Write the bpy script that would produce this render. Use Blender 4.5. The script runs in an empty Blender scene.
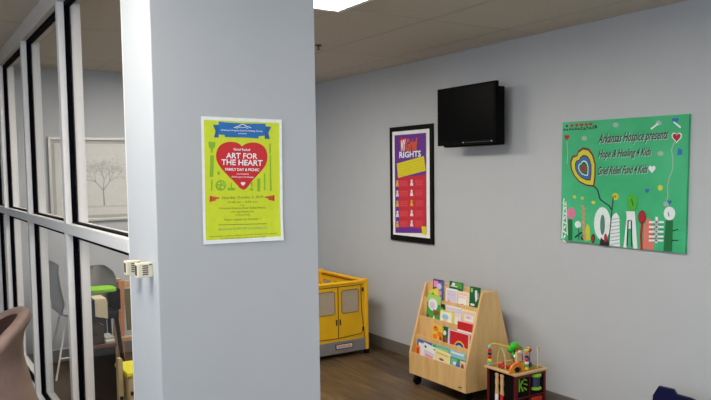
import bpy, bmesh, math, random
import numpy as np
from mathutils import Vector, Matrix
random.seed(7)
S = bpy.context.scene
COL = S.collection
PI = math.pi
H = 2.44            # ceiling height
XW = 3.57           # right-hand wall
YB = 6.35           # far wall
XL, YN = -2.6, -3.0 # left and near walls

# ------------------------------------------------------------------ materials
def lin(c):
    out = []
    for v in c:
        v = v / 255.0
        out.append(v / 12.92 if v <= 0.04045 else ((v + 0.055) / 1.055) ** 2.4)
    return tuple(out) + (1.0,)
MATS = {}
def mat(name, rgb, rough=0.6, metal=0.0, noise=0.0, nscale=20.0, bump=0.0, spec=0.5, stretch=None, rgb2=None, coat=0.0):
    if name in MATS: return MATS[name]
    m = bpy.data.materials.new(name); m.use_nodes = True
    nt = m.node_tree; b = nt.nodes['Principled BSDF']
    b.inputs['Roughness'].default_value = rough
    b.inputs['Metallic'].default_value = metal
    b.inputs['Specular IOR Level'].default_value = spec
    b.inputs['Coat Weight'].default_value = coat
    base = lin(rgb)
    b.inputs['Base Color'].default_value = base
    tc = nt.nodes.new('ShaderNodeTexCoord')
    mp = nt.nodes.new('ShaderNodeMapping')
    if stretch: mp.inputs['Scale'].default_value = stretch
    nt.links.new(tc.outputs['Object'], mp.inputs['Vector'])
    n = nt.nodes.new('ShaderNodeTexNoise'); n.inputs['Scale'].default_value = nscale
    n.inputs['Detail'].default_value = 4
    nt.links.new(mp.outputs['Vector'], n.inputs['Vector'])
    if noise > 0 or rgb2:
        cr = nt.nodes.new('ShaderNodeValToRGB')
        second = lin(rgb2) if rgb2 else tuple(max(0, x * (1 - noise)) for x in base[:3]) + (1,)
        cr.color_ramp.elements[0].position = 0.35; cr.color_ramp.elements[1].position = 0.68
        cr.color_ramp.elements[0].color = second; cr.color_ramp.elements[1].color = base
        nt.links.new(n.outputs['Fac'], cr.inputs['Fac'])
        nt.links.new(cr.outputs['Color'], b.inputs['Base Color'])
    if bump > 0:
        bp = nt.nodes.new('ShaderNodeBump'); bp.inputs['Strength'].default_value = bump
        bp.inputs['Distance'].default_value = 0.01
        nt.links.new(n.outputs['Fac'], bp.inputs['Height']); nt.links.new(bp.outputs['Normal'], b.inputs['Normal'])
    MATS[name] = m
    return m
def c(name, rgb, rough=0.55): return mat(name, rgb, rough, noise=0.06, nscale=40)

def glass_mat(name, tint=(1, 1, 1, 1), ior=1.45):
    m = bpy.data.materials.new(name); m.use_nodes = True
    nt = m.node_tree; nt.nodes.clear()
    out = nt.nodes.new('ShaderNodeOutputMaterial'); mix = nt.nodes.new('ShaderNodeMixShader')
    tr = nt.nodes.new('ShaderNodeBsdfTransparent'); tr.inputs['Color'].default_value = tint
    gl = nt.nodes.new('ShaderNodeBsdfGlossy'); gl.inputs['Roughness'].default_value = 0.02
    ge = nt.nodes.new('ShaderNodeNewGeometry'); dt = nt.nodes.new('ShaderNodeVectorMath'); dt.operation = 'DOT_PRODUCT'
    nt.links.new(ge.outputs['Incoming'], dt.inputs[0]); nt.links.new(ge.outputs['Normal'], dt.inputs[1])
    prev = dt.outputs['Value']
    for op, v0, v1 in (('ABSOLUTE', None, None), ('SUBTRACT', 1.0, None), ('POWER', None, 5.0), ('MULTIPLY_ADD', None, .2)):
        q = nt.nodes.new('ShaderNodeMath'); q.operation = op
        if v0 is not None: q.inputs[0].default_value = v0; nt.links.new(prev, q.inputs[1])
        else: nt.links.new(prev, q.inputs[0])
        if v1 is not None: q.inputs[1].default_value = v1
        if op == 'MULTIPLY_ADD': q.inputs[2].default_value = .03
        prev = q.outputs[0]
    nt.links.new(prev, mix.inputs[0]); nt.links.new(tr.outputs[0], mix.inputs[1])
    nt.links.new(gl.outputs[0], mix.inputs[2]); nt.links.new(mix.outputs[0], out.inputs[0])
    return m
def emit_mat(name, rgb, strength):
    m = bpy.data.materials.new(name); m.use_nodes = True
    b = m.node_tree.nodes['Principled BSDF']
    b.inputs['Base Color'].default_value = lin(rgb)
    b.inputs['Emission Color'].default_value = lin(rgb); b.inputs['Emission Strength'].default_value = strength
    return m
def wood_floor():
    m = bpy.data.materials.new('vinyl_plank_floor'); m.use_nodes = True
    nt = m.node_tree; b = nt.nodes['Principled BSDF']
    tc = nt.nodes.new('ShaderNodeTexCoord'); mp = nt.nodes.new('ShaderNodeMapping')
    mp.inputs['Rotation'].default_value = (0, 0, PI / 2)
    nt.links.new(tc.outputs['Object'], mp.inputs['Vector'])
    br = nt.nodes.new('ShaderNodeTexBrick'); br.offset = 0.37
    br.inputs['Color1'].default_value = lin((106, 86, 60)); br.inputs['Color2'].default_value = lin((74, 58, 41))
    br.inputs['Mortar'].default_value = lin((50, 38, 26))
    br.inputs['Scale'].default_value = 1.0; br.inputs['Mortar Size'].default_value = 0.002
    br.inputs['Brick Width'].default_value = 1.22; br.inputs['Row Height'].default_value = 0.15
    nt.links.new(mp.outputs['Vector'], br.inputs['Vector'])
    m2 = nt.nodes.new('ShaderNodeMapping'); m2.inputs['Scale'].default_value = (14, 1.3, 1)
    nt.links.new(tc.outputs['Object'], m2.inputs['Vector'])
    n = nt.nodes.new('ShaderNodeTexNoise'); n.inputs['Scale'].default_value = 2.2; n.inputs['Detail'].default_value = 6
    nt.links.new(m2.outputs['Vector'], n.inputs['Vector'])
    cr = nt.nodes.new('ShaderNodeValToRGB')
    cr.color_ramp.elements[0].position = 0.3; cr.color_ramp.elements[0].color = (0.42, 0.38, 0.33, 1)
    cr.color_ramp.elements[1].position = 0.7; cr.color_ramp.elements[1].color = (1.25, 1.2, 1.12, 1)
    nt.links.new(n.outputs['Fac'], cr.inputs['Fac'])
    mx = nt.nodes.new('ShaderNodeMix'); mx.data_type = 'RGBA'; mx.blend_type = 'MULTIPLY'; mx.inputs['Factor'].default_value = 1
    nt.links.new(br.outputs['Color'], mx.inputs['A']); nt.links.new(cr.outputs['Color'], mx.inputs['B'])
    nt.links.new(mx.outputs['Result'], b.inputs['Base Color'])
    b.inputs['Roughness'].default_value = 0.42
    return m
def ceiling_tiles():
    m = bpy.data.materials.new('acoustic_ceiling_tile'); m.use_nodes = True
    nt = m.node_tree; b = nt.nodes['Principled BSDF']
    tc = nt.nodes.new('ShaderNodeTexCoord'); n = nt.nodes.new('ShaderNodeTexNoise')
    n.inputs['Scale'].default_value = 60; nt.links.new(tc.outputs['Object'], n.inputs['Vector'])
    cr = nt.nodes.new('ShaderNodeValToRGB')
    cr.color_ramp.elements[0].color = lin((196, 186, 172)); cr.color_ramp.elements[1].color = lin((212, 202, 188))
    nt.links.new(n.outputs['Fac'], cr.inputs['Fac']); nt.links.new(cr.outputs['Color'], b.inputs['Base Color'])
    b.inputs['Roughness'].default_value = 0.9
    return m

WALL = mat('painted_wall', (188, 190, 193), 0.75, noise=0.02, nscale=6, bump=0.05)
TRIM = mat('baseboard_vinyl', (112, 104, 96), 0.5, noise=0.05)
ALU = mat('white_painted_frame', (225, 222, 220), 0.4, noise=0.02)
GASK = mat('black_gasket', (3, 3, 9), 0.8, spec=.05)
PANE = glass_mat('clear_glass')
WHITE = c('white_paint', (240, 240, 238)); BLACK = mat('black_plastic', (8, 8, 9), 0.5, spec=.2)
BIRCH = mat('birch_plywood', (230, 190, 130), 0.45, rgb2=(216, 172, 110), nscale=3, stretch=(8, 8, 1.2))
CREAM = c('cream_plastic', (232, 222, 196))

# ------------------------------------------------------------------ mesh builder
class MB:
    def __init__(self): self.v = []; self.f = []; self.M = Matrix.Identity(4)
    def add(self, vs, fs):
        n = len(self.v)
        self.v += [self.M @ Vector(p) for p in vs]
        self.f += [tuple(i + n for i in f) for f in fs]
        return self
    def box(self, a, b, bev=0.0):
        x0, y0, z0 = [min(a[i], b[i]) for i in range(3)]; x1, y1, z1 = [max(a[i], b[i]) for i in range(3)]
        if bev <= 0:
            vs = [(x0,y0,z0),(x1,y0,z0),(x1,y1,z0),(x0,y1,z0),(x0,y0,z1),(x1,y0,z1),(x1,y1,z1),(x0,y1,z1)]
            return self.add(vs, [(0,3,2,1),(4,5,6,7),(0,1,5,4),(1,2,6,5),(2,3,7,6),(3,0,4,7)])
        bm = bmesh.new(); bmesh.ops.create_cube(bm, size=1)
        for v in bm.verts:
            v.co = Vector(((x0+x1)/2 + v.co.x*(x1-x0), (y0+y1)/2 + v.co.y*(y1-y0), (z0+z1)/2 + v.co.z*(z1-z0)))
        bev = min(bev, 0.45*min(x1-x0, y1-y0, z1-z0))
        bmesh.ops.bevel(bm, geom=list(bm.edges), offset=bev, segments=2, affect='EDGES', profile=0.6)
        return self.bm(bm)
    def bm(self, bm):
        bm.verts.index_update()
        self.add([v.co.copy() for v in bm.verts], [tuple(v.index for v in f.verts) for f in bm.faces])
        bm.free(); return self
    def sphere(self, ce, r, sc=(1,1,1), u=14, w=8):
        bm = bmesh.new(); bmesh.ops.create_uvsphere(bm, u_segments=u, v_segments=w, radius=r)
        for v in bm.verts: v.co = Vector((v.co.x*sc[0]+ce[0], v.co.y*sc[1]+ce[1], v.co.z*sc[2]+ce[2]))
        return self.bm(bm)
    def tube(self, pts, r, n=8, cap=True):
        pts = [Vector(p) for p in pts]; rs = r if isinstance(r, (list, tuple)) else [r]*len(pts)
        vs = []; fs = []; prev = None
        for i, p in enumerate(pts):
            t = (pts[min(i+1, len(pts)-1)] - pts[max(i-1, 0)]).normalized()
            if prev is None:
                a = Vector((0,0,1)) if abs(t.z) < 0.9 else Vector((1,0,0))
                s = t.cross(a).normalized()
            else:
                s = (prev - t*prev.dot(t)).normalized()
            prev = s; q = t.cross(s)
            for k in range(n):
                an = 2*PI*k/n; vs.append(p + (s*math.cos(an) + q*math.sin(an))*rs[i])
        for i in range(len(pts)-1):
            for k in range(n):
                k2 = (k+1) % n; fs.append((i*n+k, i*n+k2, (i+1)*n+k2, (i+1)*n+k))
        if cap: fs.append(tuple(range(n))[::-1]); fs.append(tuple((len(pts)-1)*n+k for k in range(n)))
        return self.add(vs, fs)
    def lathe(self, ce, prof, n=20, axis='z'):
        vs = []; fs = []
        for r, z in prof:
            for k in range(n):
                a = 2*PI*k/n; x, y = r*math.cos(a), r*math.sin(a)
                p = (x, y, z) if axis == 'z' else ((z, x, y) if axis == 'x' else (x, z, y))
                vs.append((ce[0]+p[0], ce[1]+p[1], ce[2]+p[2]))
        m = len(prof)
        for i in range(m-1):
            for k in range(n):
                k2 = (k+1) % n; fs.append((i*n+k, i*n+k2, (i+1)*n+k2, (i+1)*n+k))
        fs.append(tuple(range(n))[::-1]); fs.append(tuple((m-1)*n+k for k in range(n)))
        return self.add(vs, fs)
    def prism(self, poly, fn, d0, d1):
        """poly: 2D outline; fn(a,b,d)->3D point; extruded from depth d0 to d1"""
        n = len(poly)
        vs = [fn(a, b, d0) for a, b in poly] + [fn(a, b, d1) for a, b in poly]
        fs = [tuple(range(n))[::-1], tuple(range(n, 2*n))] + [(k, (k+1) % n, n+(k+1) % n, n+k) for k in range(n)]
        return self.add(vs, fs)
    def build(self, name, m, parent=None, smooth=False, loc=None, **tags):
        me = bpy.data.meshes.new(name)
        base = root_loc(parent) if parent else Vector(loc if loc else (0, 0, 0))
        me.from_pydata([tuple(p - base) for p in self.v], [], self.f); me.update()
        bm = bmesh.new(); bm.from_mesh(me); bmesh.ops.recalc_face_normals(bm, faces=bm.faces); bm.to_mesh(me); bm.free()
        me.materials.append(m)
        if smooth:
            for p in me.polygons: p.use_smooth = True
            try: me.set_sharp_from_angle(angle=math.radians(40))
            except Exception: pass
        o = bpy.data.objects.new(name, me); COL.objects.link(o)
        if parent: o.parent = parent
        else: o.location = base
        for k, v in tags.items():
            if v is not None: o[k] = v
        return o
def clusters(mb, eps):
    n = len(mb.v); p = list(range(n))
    def fd(i):
        while p[i] != i: p[i] = p[p[i]]; i = p[i]
        return i
    for f in mb.f:
        for i in f[1:]: p[fd(i)] = fd(f[0])
    comp = {}
    for f in mb.f: comp.setdefault(fd(f[0]), []).append(f)
    items = []
    for fs_ in comp.values():
        pts = [mb.v[i] for f in fs_ for i in f]
        items.append([[min(q[k] for q in pts)-eps/2 for k in range(3)], [max(q[k] for q in pts)+eps/2 for k in range(3)], fs_])
    g = list(range(len(items)))
    def fg(i):
        while g[i] != i: i = g[i]
        return i
    for i in range(len(items)):
        for j in range(i):
            a, b = items[i], items[j]
            if all(a[0][k] <= b[1][k] and b[0][k] <= a[1][k] for k in range(3)): g[fg(i)] = fg(j)
    out = {}
    for i, it in enumerate(items): out.setdefault(fg(i), []).extend(it[2])
    return list(out.values())
def split_build(mb, name, m, parent, eps=.0015):
    """each separate mark becomes a part of its own"""
    for fs_ in clusters(mb, eps):
        idx = {}; q = MB()
        for f in fs_:
            for i in f: idx.setdefault(i, len(idx))
        q.v = [mb.v[i] for i in idx]; q.f = [tuple(idx[i] for i in f) for f in fs_]
        q.build(name, m, parent)
def root_loc(o):
    p = Vector((0, 0, 0))
    while o: p += o.location; o = o.parent
    return p
def thing(name, label, cat, loc, group=None):
    o = bpy.data.objects.new(name, None); COL.objects.link(o); o.location = loc
    o['label'] = label; o['category'] = cat
    if group: o['group'] = group
    return o
def struct_root(name, loc):
    o = bpy.data.objects.new(name, None); COL.objects.link(o); o.location = loc; o['kind'] = 'structure'; return o
def bx(a, b, bev=0): return MB().box(a, b, bev)

# ------------------------------------------------------------------ flat artwork on a sheet
def homography(src, dst):
    A = []; B = []
    for (x, y), (u, v) in zip(src, dst):
        A.append([x, y, 1, 0, 0, 0, -u*x, -u*y]); B.append(u)
        A.append([0, 0, 0, x, y, 1, -v*x, -v*y]); B.append(v)
    h = np.linalg.solve(np.array(A, float), np.array(B, float))
    def f(p):
        w = h[6]*p[0] + h[7]*p[1] + 1
        return ((h[0]*p[0]+h[1]*p[1]+h[2])/w, (h[3]*p[0]+h[4]*p[1]+h[5])/w)
    return f
def text_mesh(s, bold=0.0, shear=0.0):
    cu = bpy.data.curves.new('lettering', 'FONT'); cu.body = s; cu.size = 1; cu.offset = bold; cu.shear = shear
    cu.resolution_u = 2
    ob = bpy.data.objects.new('lettering', cu); COL.objects.link(ob)
    bpy.context.view_layer.update()
    me = bpy.data.meshes.new_from_object(ob.evaluated_get(bpy.context.evaluated_depsgraph_get()))
    vs = [(v.co.x, v.co.y) for v in me.vertices]; fs = [tuple(p.vertices) for p in me.polygons]
    bpy.data.objects.remove(ob); bpy.data.curves.remove(cu); bpy.data.meshes.remove(me)
    return vs, fs
class Sheet:
    """artwork measured on a drawing of the sheet (corners TL,TR,BR,BL), laid on P(a,b,d) with a,b in 0..W, 0..-H"""
    def __init__(self, corners, W, Hh, P, step=0.0004):
        self.h = homography(corners, [(0, 0), (W, 0), (W, -Hh), (0, -Hh)]); self.P = P; self.W = W; self.H = Hh; self.step = step
    def poly(self, mb, pts, layer):
        q = [self.h(p) for p in pts]
        mb.add([self.P(a, b, layer*self.step) for a, b in q], [tuple(range(len(q)))]); return mb
    def circle(self, mb, ce, rx, ry, layer, n=20, rot=0):
        return self.poly(mb, [(ce[0]+rx*math.cos(t)*math.cos(rot)-ry*math.sin(t)*math.sin(rot), ce[1]+rx*math.cos(t)*math.sin(rot)+ry*math.sin(t)*math.cos(rot)) for t in [2*PI*k/n for k in range(n)]], layer)
    def heart(self, mb, ce, w, hh, layer, rot=0):
        pts = []
        for k in range(36):
            t = 2*PI*k/36
            x = 16*math.sin(t)**3/32*w; y = -(13*math.cos(t)-5*math.cos(2*t)-2*math.cos(3*t)-math.cos(4*t))/29*hh
            pts.append((ce[0]+x*math.cos(rot)-y*math.sin(rot), ce[1]+x*math.sin(rot)+y*math.cos(rot)))
        return self.poly(mb, pts, layer)
    def line(self, mb, pts, w, layer):
        for i in range(len(pts)-1):
            (x0, y0), (x1, y1) = pts[i], pts[i+1]; L = math.hypot(x1-x0, y1-y0) or 1
            nx, ny = -(y1-y0)/L*w/2, (x1-x0)/L*w/2; ex, ey = (x1-x0)/L*w*.3, (y1-y0)/L*w*.3
            self.poly(mb, [(x0+nx-ex, y0+ny-ey), (x1+nx+ex, y1+ny+ey), (x1-nx+ex, y1-ny+ey), (x0-nx-ex, y0-ny-ey)], layer)
        return mb
    def rect(self, mb, x0, y0, x1, y1, layer): return self.poly(mb, [(x0, y0), (x1, y0), (x1, y1), (x0, y1)], layer)
    def text(self, mb, s, p0, p1, hh, layer, bold=0.0, shear=0.0):
        """baseline from p0 to p1, capital height hh (drawing units)"""
        vs, fs = text_mesh(s, bold, shear)
        if not vs: return mb
        x0 = min(v[0] for v in vs); x1 = max(v[0] for v in vs)
        n = len(mb.v)
        q = [(p0[0] + (p1[0]-p0[0])*(x-x0)/(x1-x0), p0[1] + (p1[1]-p0[1])*(x-x0)/(x1-x0) - y/0.72*hh) for x, y in vs]
        mb.add([self.P(*self.h(p), layer*self.step) for p in q], fs); return mb

# ================================================================== THE SETTING
bx((XL-.1, YN-.1, -.1), (XW+.1, YB+.1, 0)).build('floor', wood_floor(), kind='structure')
cb = MB().box((XL-.1, YN-.1, H), (XW+.1, YB+.1, H+.1))
ceil = cb.build('ceiling', ceiling_tiles(), kind='structure')
grid = MB()
x = 2.07 + .61*2
xs = [2.07 + .61*k for k in range(-8, 3)]; ys = [3.36 + 1.22*k for k in range(-5, 3)]
for x in xs:
    if XL < x < XW-.05: grid.box((x-.012, YN, H-.0015), (x+.012, YB, H))
for y in ys:
    if YN < y < YB: grid.box((XL, y-.012, H-.0015), (XW, y+.012, H))
grid.box((XW-.022, YN, H-.004), (XW, YB, H))
grid.build('ceiling_grid', mat('ceiling_grid_metal', (190, 180, 166), 0.6), ceil)
bx((XW, YN, 0), (XW+.1, YB+.1, H)).build('wall_right', WALL, kind='structure')
bx((XL, YB, 0), (XW, YB+.1, H)).build('wall_far', WALL, kind='structure')
# pier between the glazing and the opening
bx((.66, 2.15, 0), (1.22, 2.46, H), .003).build('wall_middle', WALL, kind='structure')
# left wall with two window openings
wl = MB()
wins = [(-1.9, .1), (.7, 2.7)]
wl.box((XL-.1, YN, 0), (XL, YB, .75)).box((XL-.1, YN, 2.15), (XL, YB, H))
yy = YN
for a, b in wins: wl.box((XL-.1, yy, .75), (XL, a, 2.15)); yy = b
wl.box((XL-.1, yy, .75), (XL, YB, 2.15))
wl.build('wall_left', WALL, kind='structure')
# near wall with one wide window
wn = MB(); wx = (-1.2, 2.6)
wn.box((XL-.1, YN-.1, 0), (XW, YN, .75)).box((XL-.1, YN-.1, 2.15), (XW, YN, H))
wn.box((XL-.1, YN-.1, .75), (wx[0], YN, 2.15)).box((wx[1], YN-.1, .75), (XW, YN, 2.15))
wn.build('wall_near', WALL, kind='structure')
bx((XW-.012, YN, 0), (XW, YB, .1), .003).build('baseboard_right', TRIM, kind='structure')
bx((.76, YB-.012, 0), (XW-.012, YB, .1), .003).build('baseboard_far', TRIM, kind='structure')
bx((.648, 2.138, 0), (1.232, 2.472, .1), .003).build('baseboard_middle', TRIM, kind='structure')
for i, (a, b) in enumerate(wins):
    w = struct_root('window_%d' % (i+5), (XL-.05, (a+b)/2, .75))
    fr = MB()
    for p, q in (((XL-.08, a, .75), (XL-.02, a+.05, 2.15)), ((XL-.08, b-.05, .75), (XL-.02, b, 2.15)), ((XL-.08, a+.05, .75), (XL-.02, b-.05, .8)),
                 ((XL-.08, a+.05, 2.1), (XL-.02, b-.05, 2.15)), ((XL-.08, (a+b)/2-.025, .8), (XL-.02, (a+b)/2+.025, 2.1))): fr.box(p, q)
    fr.build('window_frame', ALU, w)
    bx((XL-.053, a+.05, .8), (XL-.047, b-.05, 2.1)).build('pane', PANE, w)
w = struct_root('window_7', ((wx[0]+wx[1])/2, YN-.05, .75)); fr = MB()
a, b = wx
for p, q in (((a, YN-.08, .75), (a+.05, YN-.02, 2.15)), ((b-.05, YN-.08, .75), (b, YN-.02, 2.15)), ((a+.05, YN-.08, .75), (b-.05, YN-.02, .8)),
             ((a+.05, YN-.08, 2.1), (b-.05, YN-.02, 2.15)), ((.7-.025, YN-.08, .8), (.7+.025, YN-.02, 2.1))): fr.box(p, q)
fr.build('window_frame', ALU, w); bx((a+.05, YN-.053, .8), (b-.05, YN-.047, 2.1)).build('pane', PANE, w)

# glazed partition running back from the pier
G0, G1 = .66, .76      # frame depth in x
gx0, gx1 = .688, .716  # black gasket either side of the pane
SILL = .235
bx((G0, 2.46, 2.35), (G1, YB, H)).build('trim_1', mat('head_beam_paint', (205, 196, 186), 0.5), kind='structure')
bx((G0, 2.46, 0), (G1, YB, SILL)).build('trim_2', ALU, kind='structure')
bx((G0-.012, 2.472, 0), (G0, YB, .1), .003).build('baseboard_left', TRIM, kind='structure')
mull = [3.535, 4.65, 5.75]
edges = [2.46] + [m + .0 for m in mull] + [YB]
for k in range(4):
    y0 = edges[k] + (.05 if k else 0); y1 = edges[k+1]
    w = struct_root('window_%d' % (k+1), (G0, y0, SILL))
    if k < 3: bx((G0, y1, SILL), (G1, y1+.05, 2.35), .002).build('mullion', ALU, w)
    if k == 0:
        bx((G0+.004, y0, SILL), (G1-.004, y0+.025, 2.35)).build('jamb', ALU, w); y0 += .025
    bx((G0, y0, 1.286), (G1, y1, 1.333), .002).build('transom', ALU, w)
    for (za, zb) in ((SILL, 1.286), (1.333, 2.35)):
        t = .02; gm = MB()
        gm.box((gx0, y0, za), (gx1, y0+.004, zb)).box((gx0, y1-.006, za), (gx1, y1, zb))
        gm.box((gx0, y0, za), (gx1, y1, za+.006)).box((gx0, y0, zb-t), (gx1, y1, zb))
        gm.build('gasket', GASK, w)
        bx((.699, y0+.004, za+.006), (.705, y1-.006, zb-t)).build('pane', PANE, w)

# ================================================================== LIGHT FITTINGS
LENS = emit_mat('lit_diffuser', (255, 250, 240), 9.0)
def troffer(x0, y0, x1, y1, label, power, group=None):
    t = thing('ceiling_light', label, 'ceiling light', ((x0+x1)/2, (y0+y1)/2, H-.03), group)
    f = MB(); e = .03
    f.box((x0, y0, H-.03), (x1, y0+e, H-.004)).box((x0, y1-e, H-.03), (x1, y1, H-.004))
    f.box((x0, y0+e, H-.03), (x0+e, y1-e, H-.004)).box((x1-e, y0+e, H-.03), (x1, y1-e, H-.004))
    f.build('light_frame', WHITE, t)
    bx((x0+e, y0+e, H-.016), (x1-e, y1-e, H-.008)).build('diffuser', LENS, t)
    L = bpy.data.lights.new('lamp', 'AREA'); L.shape = 'RECTANGLE'; L.size = x1-x0-2*e; L.size_y = y1-y0-2*e
    L.energy = power; L.color = (1, .95, .87)
    lo = bpy.data.objects.new('lamp', L); COL.objects.link(lo); lo.location = (0, 0, .01); lo.parent = t
    return t
troffer(1.472, 2.152, 2.058, 3.348, 'white framed ceiling light glowing just right of the pier top', 15)
troffer(1.472, 4.202, 2.058, 5.398, 'rectangular ceiling light over the far play corner hidden behind the pier', 27)
troffer(-.36, 1.5, .24, 2.63, 'rectangular ceiling light over the waiting area before the pier', 15)
troffer(1.472, -.288, 2.058, .908, 'rectangular ceiling light over the middle of the room, nearest the painting wall', 14)
sp = MB().lathe((2.52, 4.39, H-.035), [(.003, 0), (.014, .002), (.014, .006), (.005, .01), (.006, .022), (.022, .028), (.024, .035)], 14)
sp.build('sprinkler_head', mat('dull_brass', (92, 84, 74), 0.4, 0.6), smooth=True, loc=(2.52, 4.39, H), label='small dark sprinkler head in the ceiling beside the pier', category='sprinkler')

# ================================================================== SENSORS ON THE PIER SIDE
def sensor(y, z, label):
    t = thing('vented_sensor', label, 'sensor', (.66, y, z), 'vented sensors on the pier edge')
    bx((.612, y, z), (.66, y+.036, z+.045), .003).build('housing', CREAM, t)
    s = MB()
    for k in range(5): s.box((.627, y-.0006, z+.009+k*.0065), (.645, y+.001, z+.0125+k*.0065))
    for k in range(5): s.box((.6114, y+.008+k*.0045, z+.007), (.613, y+.0105+k*.0045, z+.038))
    s.build('vent_slots', mat('slot_grey', (70, 66, 60), 0.6), t)
    bx((.648, y-.0008, z+.0385), (.656, y+.001, z+.041)).build('indicator', BLACK, t)
sensor(2.2, 1.236, 'cream vented box nearest the corner of the grey pier')
sensor(2.325, 1.231, 'cream vented box behind its twin, overlapping the glass edge')

# ================================================================== POSTER ON THE PIER
PW, PH = .278, .400
px0, pz0 = .809, 1.732
rot = math.radians(-.6)
def pP(a, b, d):
    s = a/PW; t = -b/PH
    lift = .006*max(0, (t-.72)/.28)**2*(.35+.65*s) + .003*max(0, (s-.85)/.15)**2
    return Vector((px0 + a*math.cos(rot) - b*math.sin(rot), 2.1485 - lift - d, pz0 + a*math.sin(rot) + b*math.cos(rot)))
# drawing corners (crop units)
pc = [(30, 40), (492, 57), (525, 742), (65, 772)]
# map: drawing in two crops, lower crop offset by 400
sh = Sheet(pc, PW, PH, pP, .0005)
poster = thing('event_poster', 'lime yellow event poster with red heart and blue ribbon on the pier', 'poster', (px0+PW/2, 2.15, pz0-PH))
def gridsheet(a0, b0, a1, b1, d, n=12):
    m = MB(); vs = []; fs = []
    for j in range(n+1):
        for i in range(n+1): vs.append(pP(a0+(a1-a0)*i/n, b0+(b1-b0)*j/n, d))
    for j in range(n):
        for i in range(n): q = j*(n+1)+i; fs.append((q, q+1, q+n+2, q+n+1))
    return m.add(vs, fs)
gridsheet(0, 0, PW, -PH, 0).build('paper', c('poster_white', (245, 245, 242)), poster)
gridsheet(.009, -.011, PW-.009, -PH+.013, .0005).build('lime_field', c('poster_lime', (214, 226, 30)), poster)
DG = 1.2  # the drawing was measured with mild perspective; layers above the lime field
m = MB()
sh.poly(m, [(100, 88), (135, 88), (135, 160), (108, 160), (116, 124)], 2); sh.poly(m, [(435, 97), (400, 95), (400, 165), (430, 167), (420, 130)], 2)
split_build(m, 'ribbon_tails', c('ribbon_dark_blue', (14, 92, 160)), poster)
m = MB(); sh.poly(m, [(133, 70), (200, 76), (270, 79), (340, 80), (402, 80), (402, 148), (365, 150), (363, 164), (310, 160), (270, 159), (220, 158), (170, 157), (170, 145), (133, 143)], 3)
split_build(m, 'ribbon', c('ribbon_blue', (10, 110, 185)), poster)
m = MB()
sh.text(m, 'Arkansas Hospice Grief & Healing Center', (146, 121), (388, 127), 9, 4, .01)
sh.text(m, 'presents', (248, 139), (294, 140), 8, 4, .01)
sh.line(m, [(222, 104), (240, 98), (255, 90), (268, 84), (282, 88), (292, 96), (306, 99), (318, 104)], 4, 4)
sh.line(m, [(236, 108), (254, 100), (268, 104), (284, 100), (302, 108)], 3, 4)
split_build(m, 'ribbon_lettering', c('poster_ink_white', (245, 248, 250)), poster)
m = MB()
hk = [(271,208),(255,195),(230,186),(195,184),(160,194),(136,216),(124,250),(127,285),(143,318),(175,355),(225,402),(288,457),(340,400),(385,350),(410,315),(419,280),(416,245),(402,215),(375,195),(340,186),(310,189),(285,198)]
hp = []
for k in range(len(hk)):
    p0_, p1_, p2_, p3_ = [hk[(k+q) % len(hk)] for q in (-1, 0, 1, 2)]
    for u_ in (0, .33, .67):
        hp.append(tuple(.5*(2*p1_[q] + (p2_[q]-p0_[q])*u_ + (2*p0_[q]-5*p1_[q]+4*p2_[q]-p3_[q])*u_**2 + (3*p1_[q]-p0_[q]-3*p2_[q]+p3_[q])*u_**3) for q in (0, 1)))
sh.poly(m, hp, 2); split_build(m, 'heart', c('poster_red', (214, 18, 32)), poster)
m = MB()
sh.text(m, 'Grief Relief:', (222, 232), (320, 235), 13, 3, .02)
sh.text(m, 'ART FOR', (181, 276), (362, 279), 31, 3, .022)
sh.text(m, 'THE HEART', (155, 314), (392, 318), 32, 3, .022)
sh.text(m, 'FAMILY DAY & PICNIC', (178, 347), (374, 349), 15, 3, .03)
sh.text(m, 'event hosted by', (244, 369), (316, 370), 9, 3, .01)
sh.text(m, 'children ages 5-18 & families', (216, 386), (346, 388), 9, 3, .01)
sh.heart(m, (284, 421), 26, 24, 3); split_build(m, 'heart_lettering', MATS['poster_ink_white'], poster)
gi = c('poster_green', (140, 190, 30)); m = MB()
sh.poly(m, [(76, 184), (118, 186), (116, 215), (102, 226), (102, 246), (94, 246), (92, 226), (80, 215)], 2)
sh.rect(m, 90, 262, 111, 384, 2)
sh.rect(m, 100, 400, 108, 462, 2)
sh.line(m, [(432, 195), (434, 245)], 9, 2); sh.line(m, [(436, 258), (442, 400)], 8, 2); sh.line(m, [(443, 400), (446, 458)], 10, 2)
sh.circle(m, (156, 432), 31, 31, 2); sh.rect(m, 134, 352, 148, 372, 2)
sh.rect(m, 196, 445, 238, 460, 2); sh.line(m, [(216, 418), (218, 445)], 6, 2)
sh.line(m, [(334, 415), (336, 438)], 8, 2); sh.rect(m, 326, 446, 344, 460, 2)
sh.line(m, [(374, 396), (376, 460)], 17, 2); sh.line(m, [(406, 365), (410, 455)], 8, 2)
split_build(m, 'art_tool_pictograms', gi, poster)
m = MB()
for x, y, r in ((146, 420, 6), (162, 414, 5), (174, 424, 5), (144, 438, 5), (166, 442, 8)): sh.circle(m, (x, y), r, r, 3, 10)
split_build(m, 'palette_holes', MATS['poster_lime'], poster)
m = MB()
sh.text(m, 'Saturday, October 5, 2019', (165, 509), (402, 502), 15, 2, 0)
sh.text(m, '10:00 am - 2:00 pm', (200, 533), (370, 528), 11, 2, 0)
sh.line(m, [(268, 545), (298, 545)], 2, 2)
sh.text(m, 'Arkansas Hospice River Valley Home', (152, 568), (418, 562), 12, 2, 0)
sh.text(m, '1501 East Market Ave', (222, 588), (352, 584), 11, 2, 0)
sh.text(m, 'in Russellville', (246, 604), (330, 602), 10, 2, 0)
sh.text(m, 'Please register by October 1', (184, 634), (392, 626), 12, 2, 0)
sh.line(m, [(150, 658), (426, 649)], 3, 2)
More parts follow.
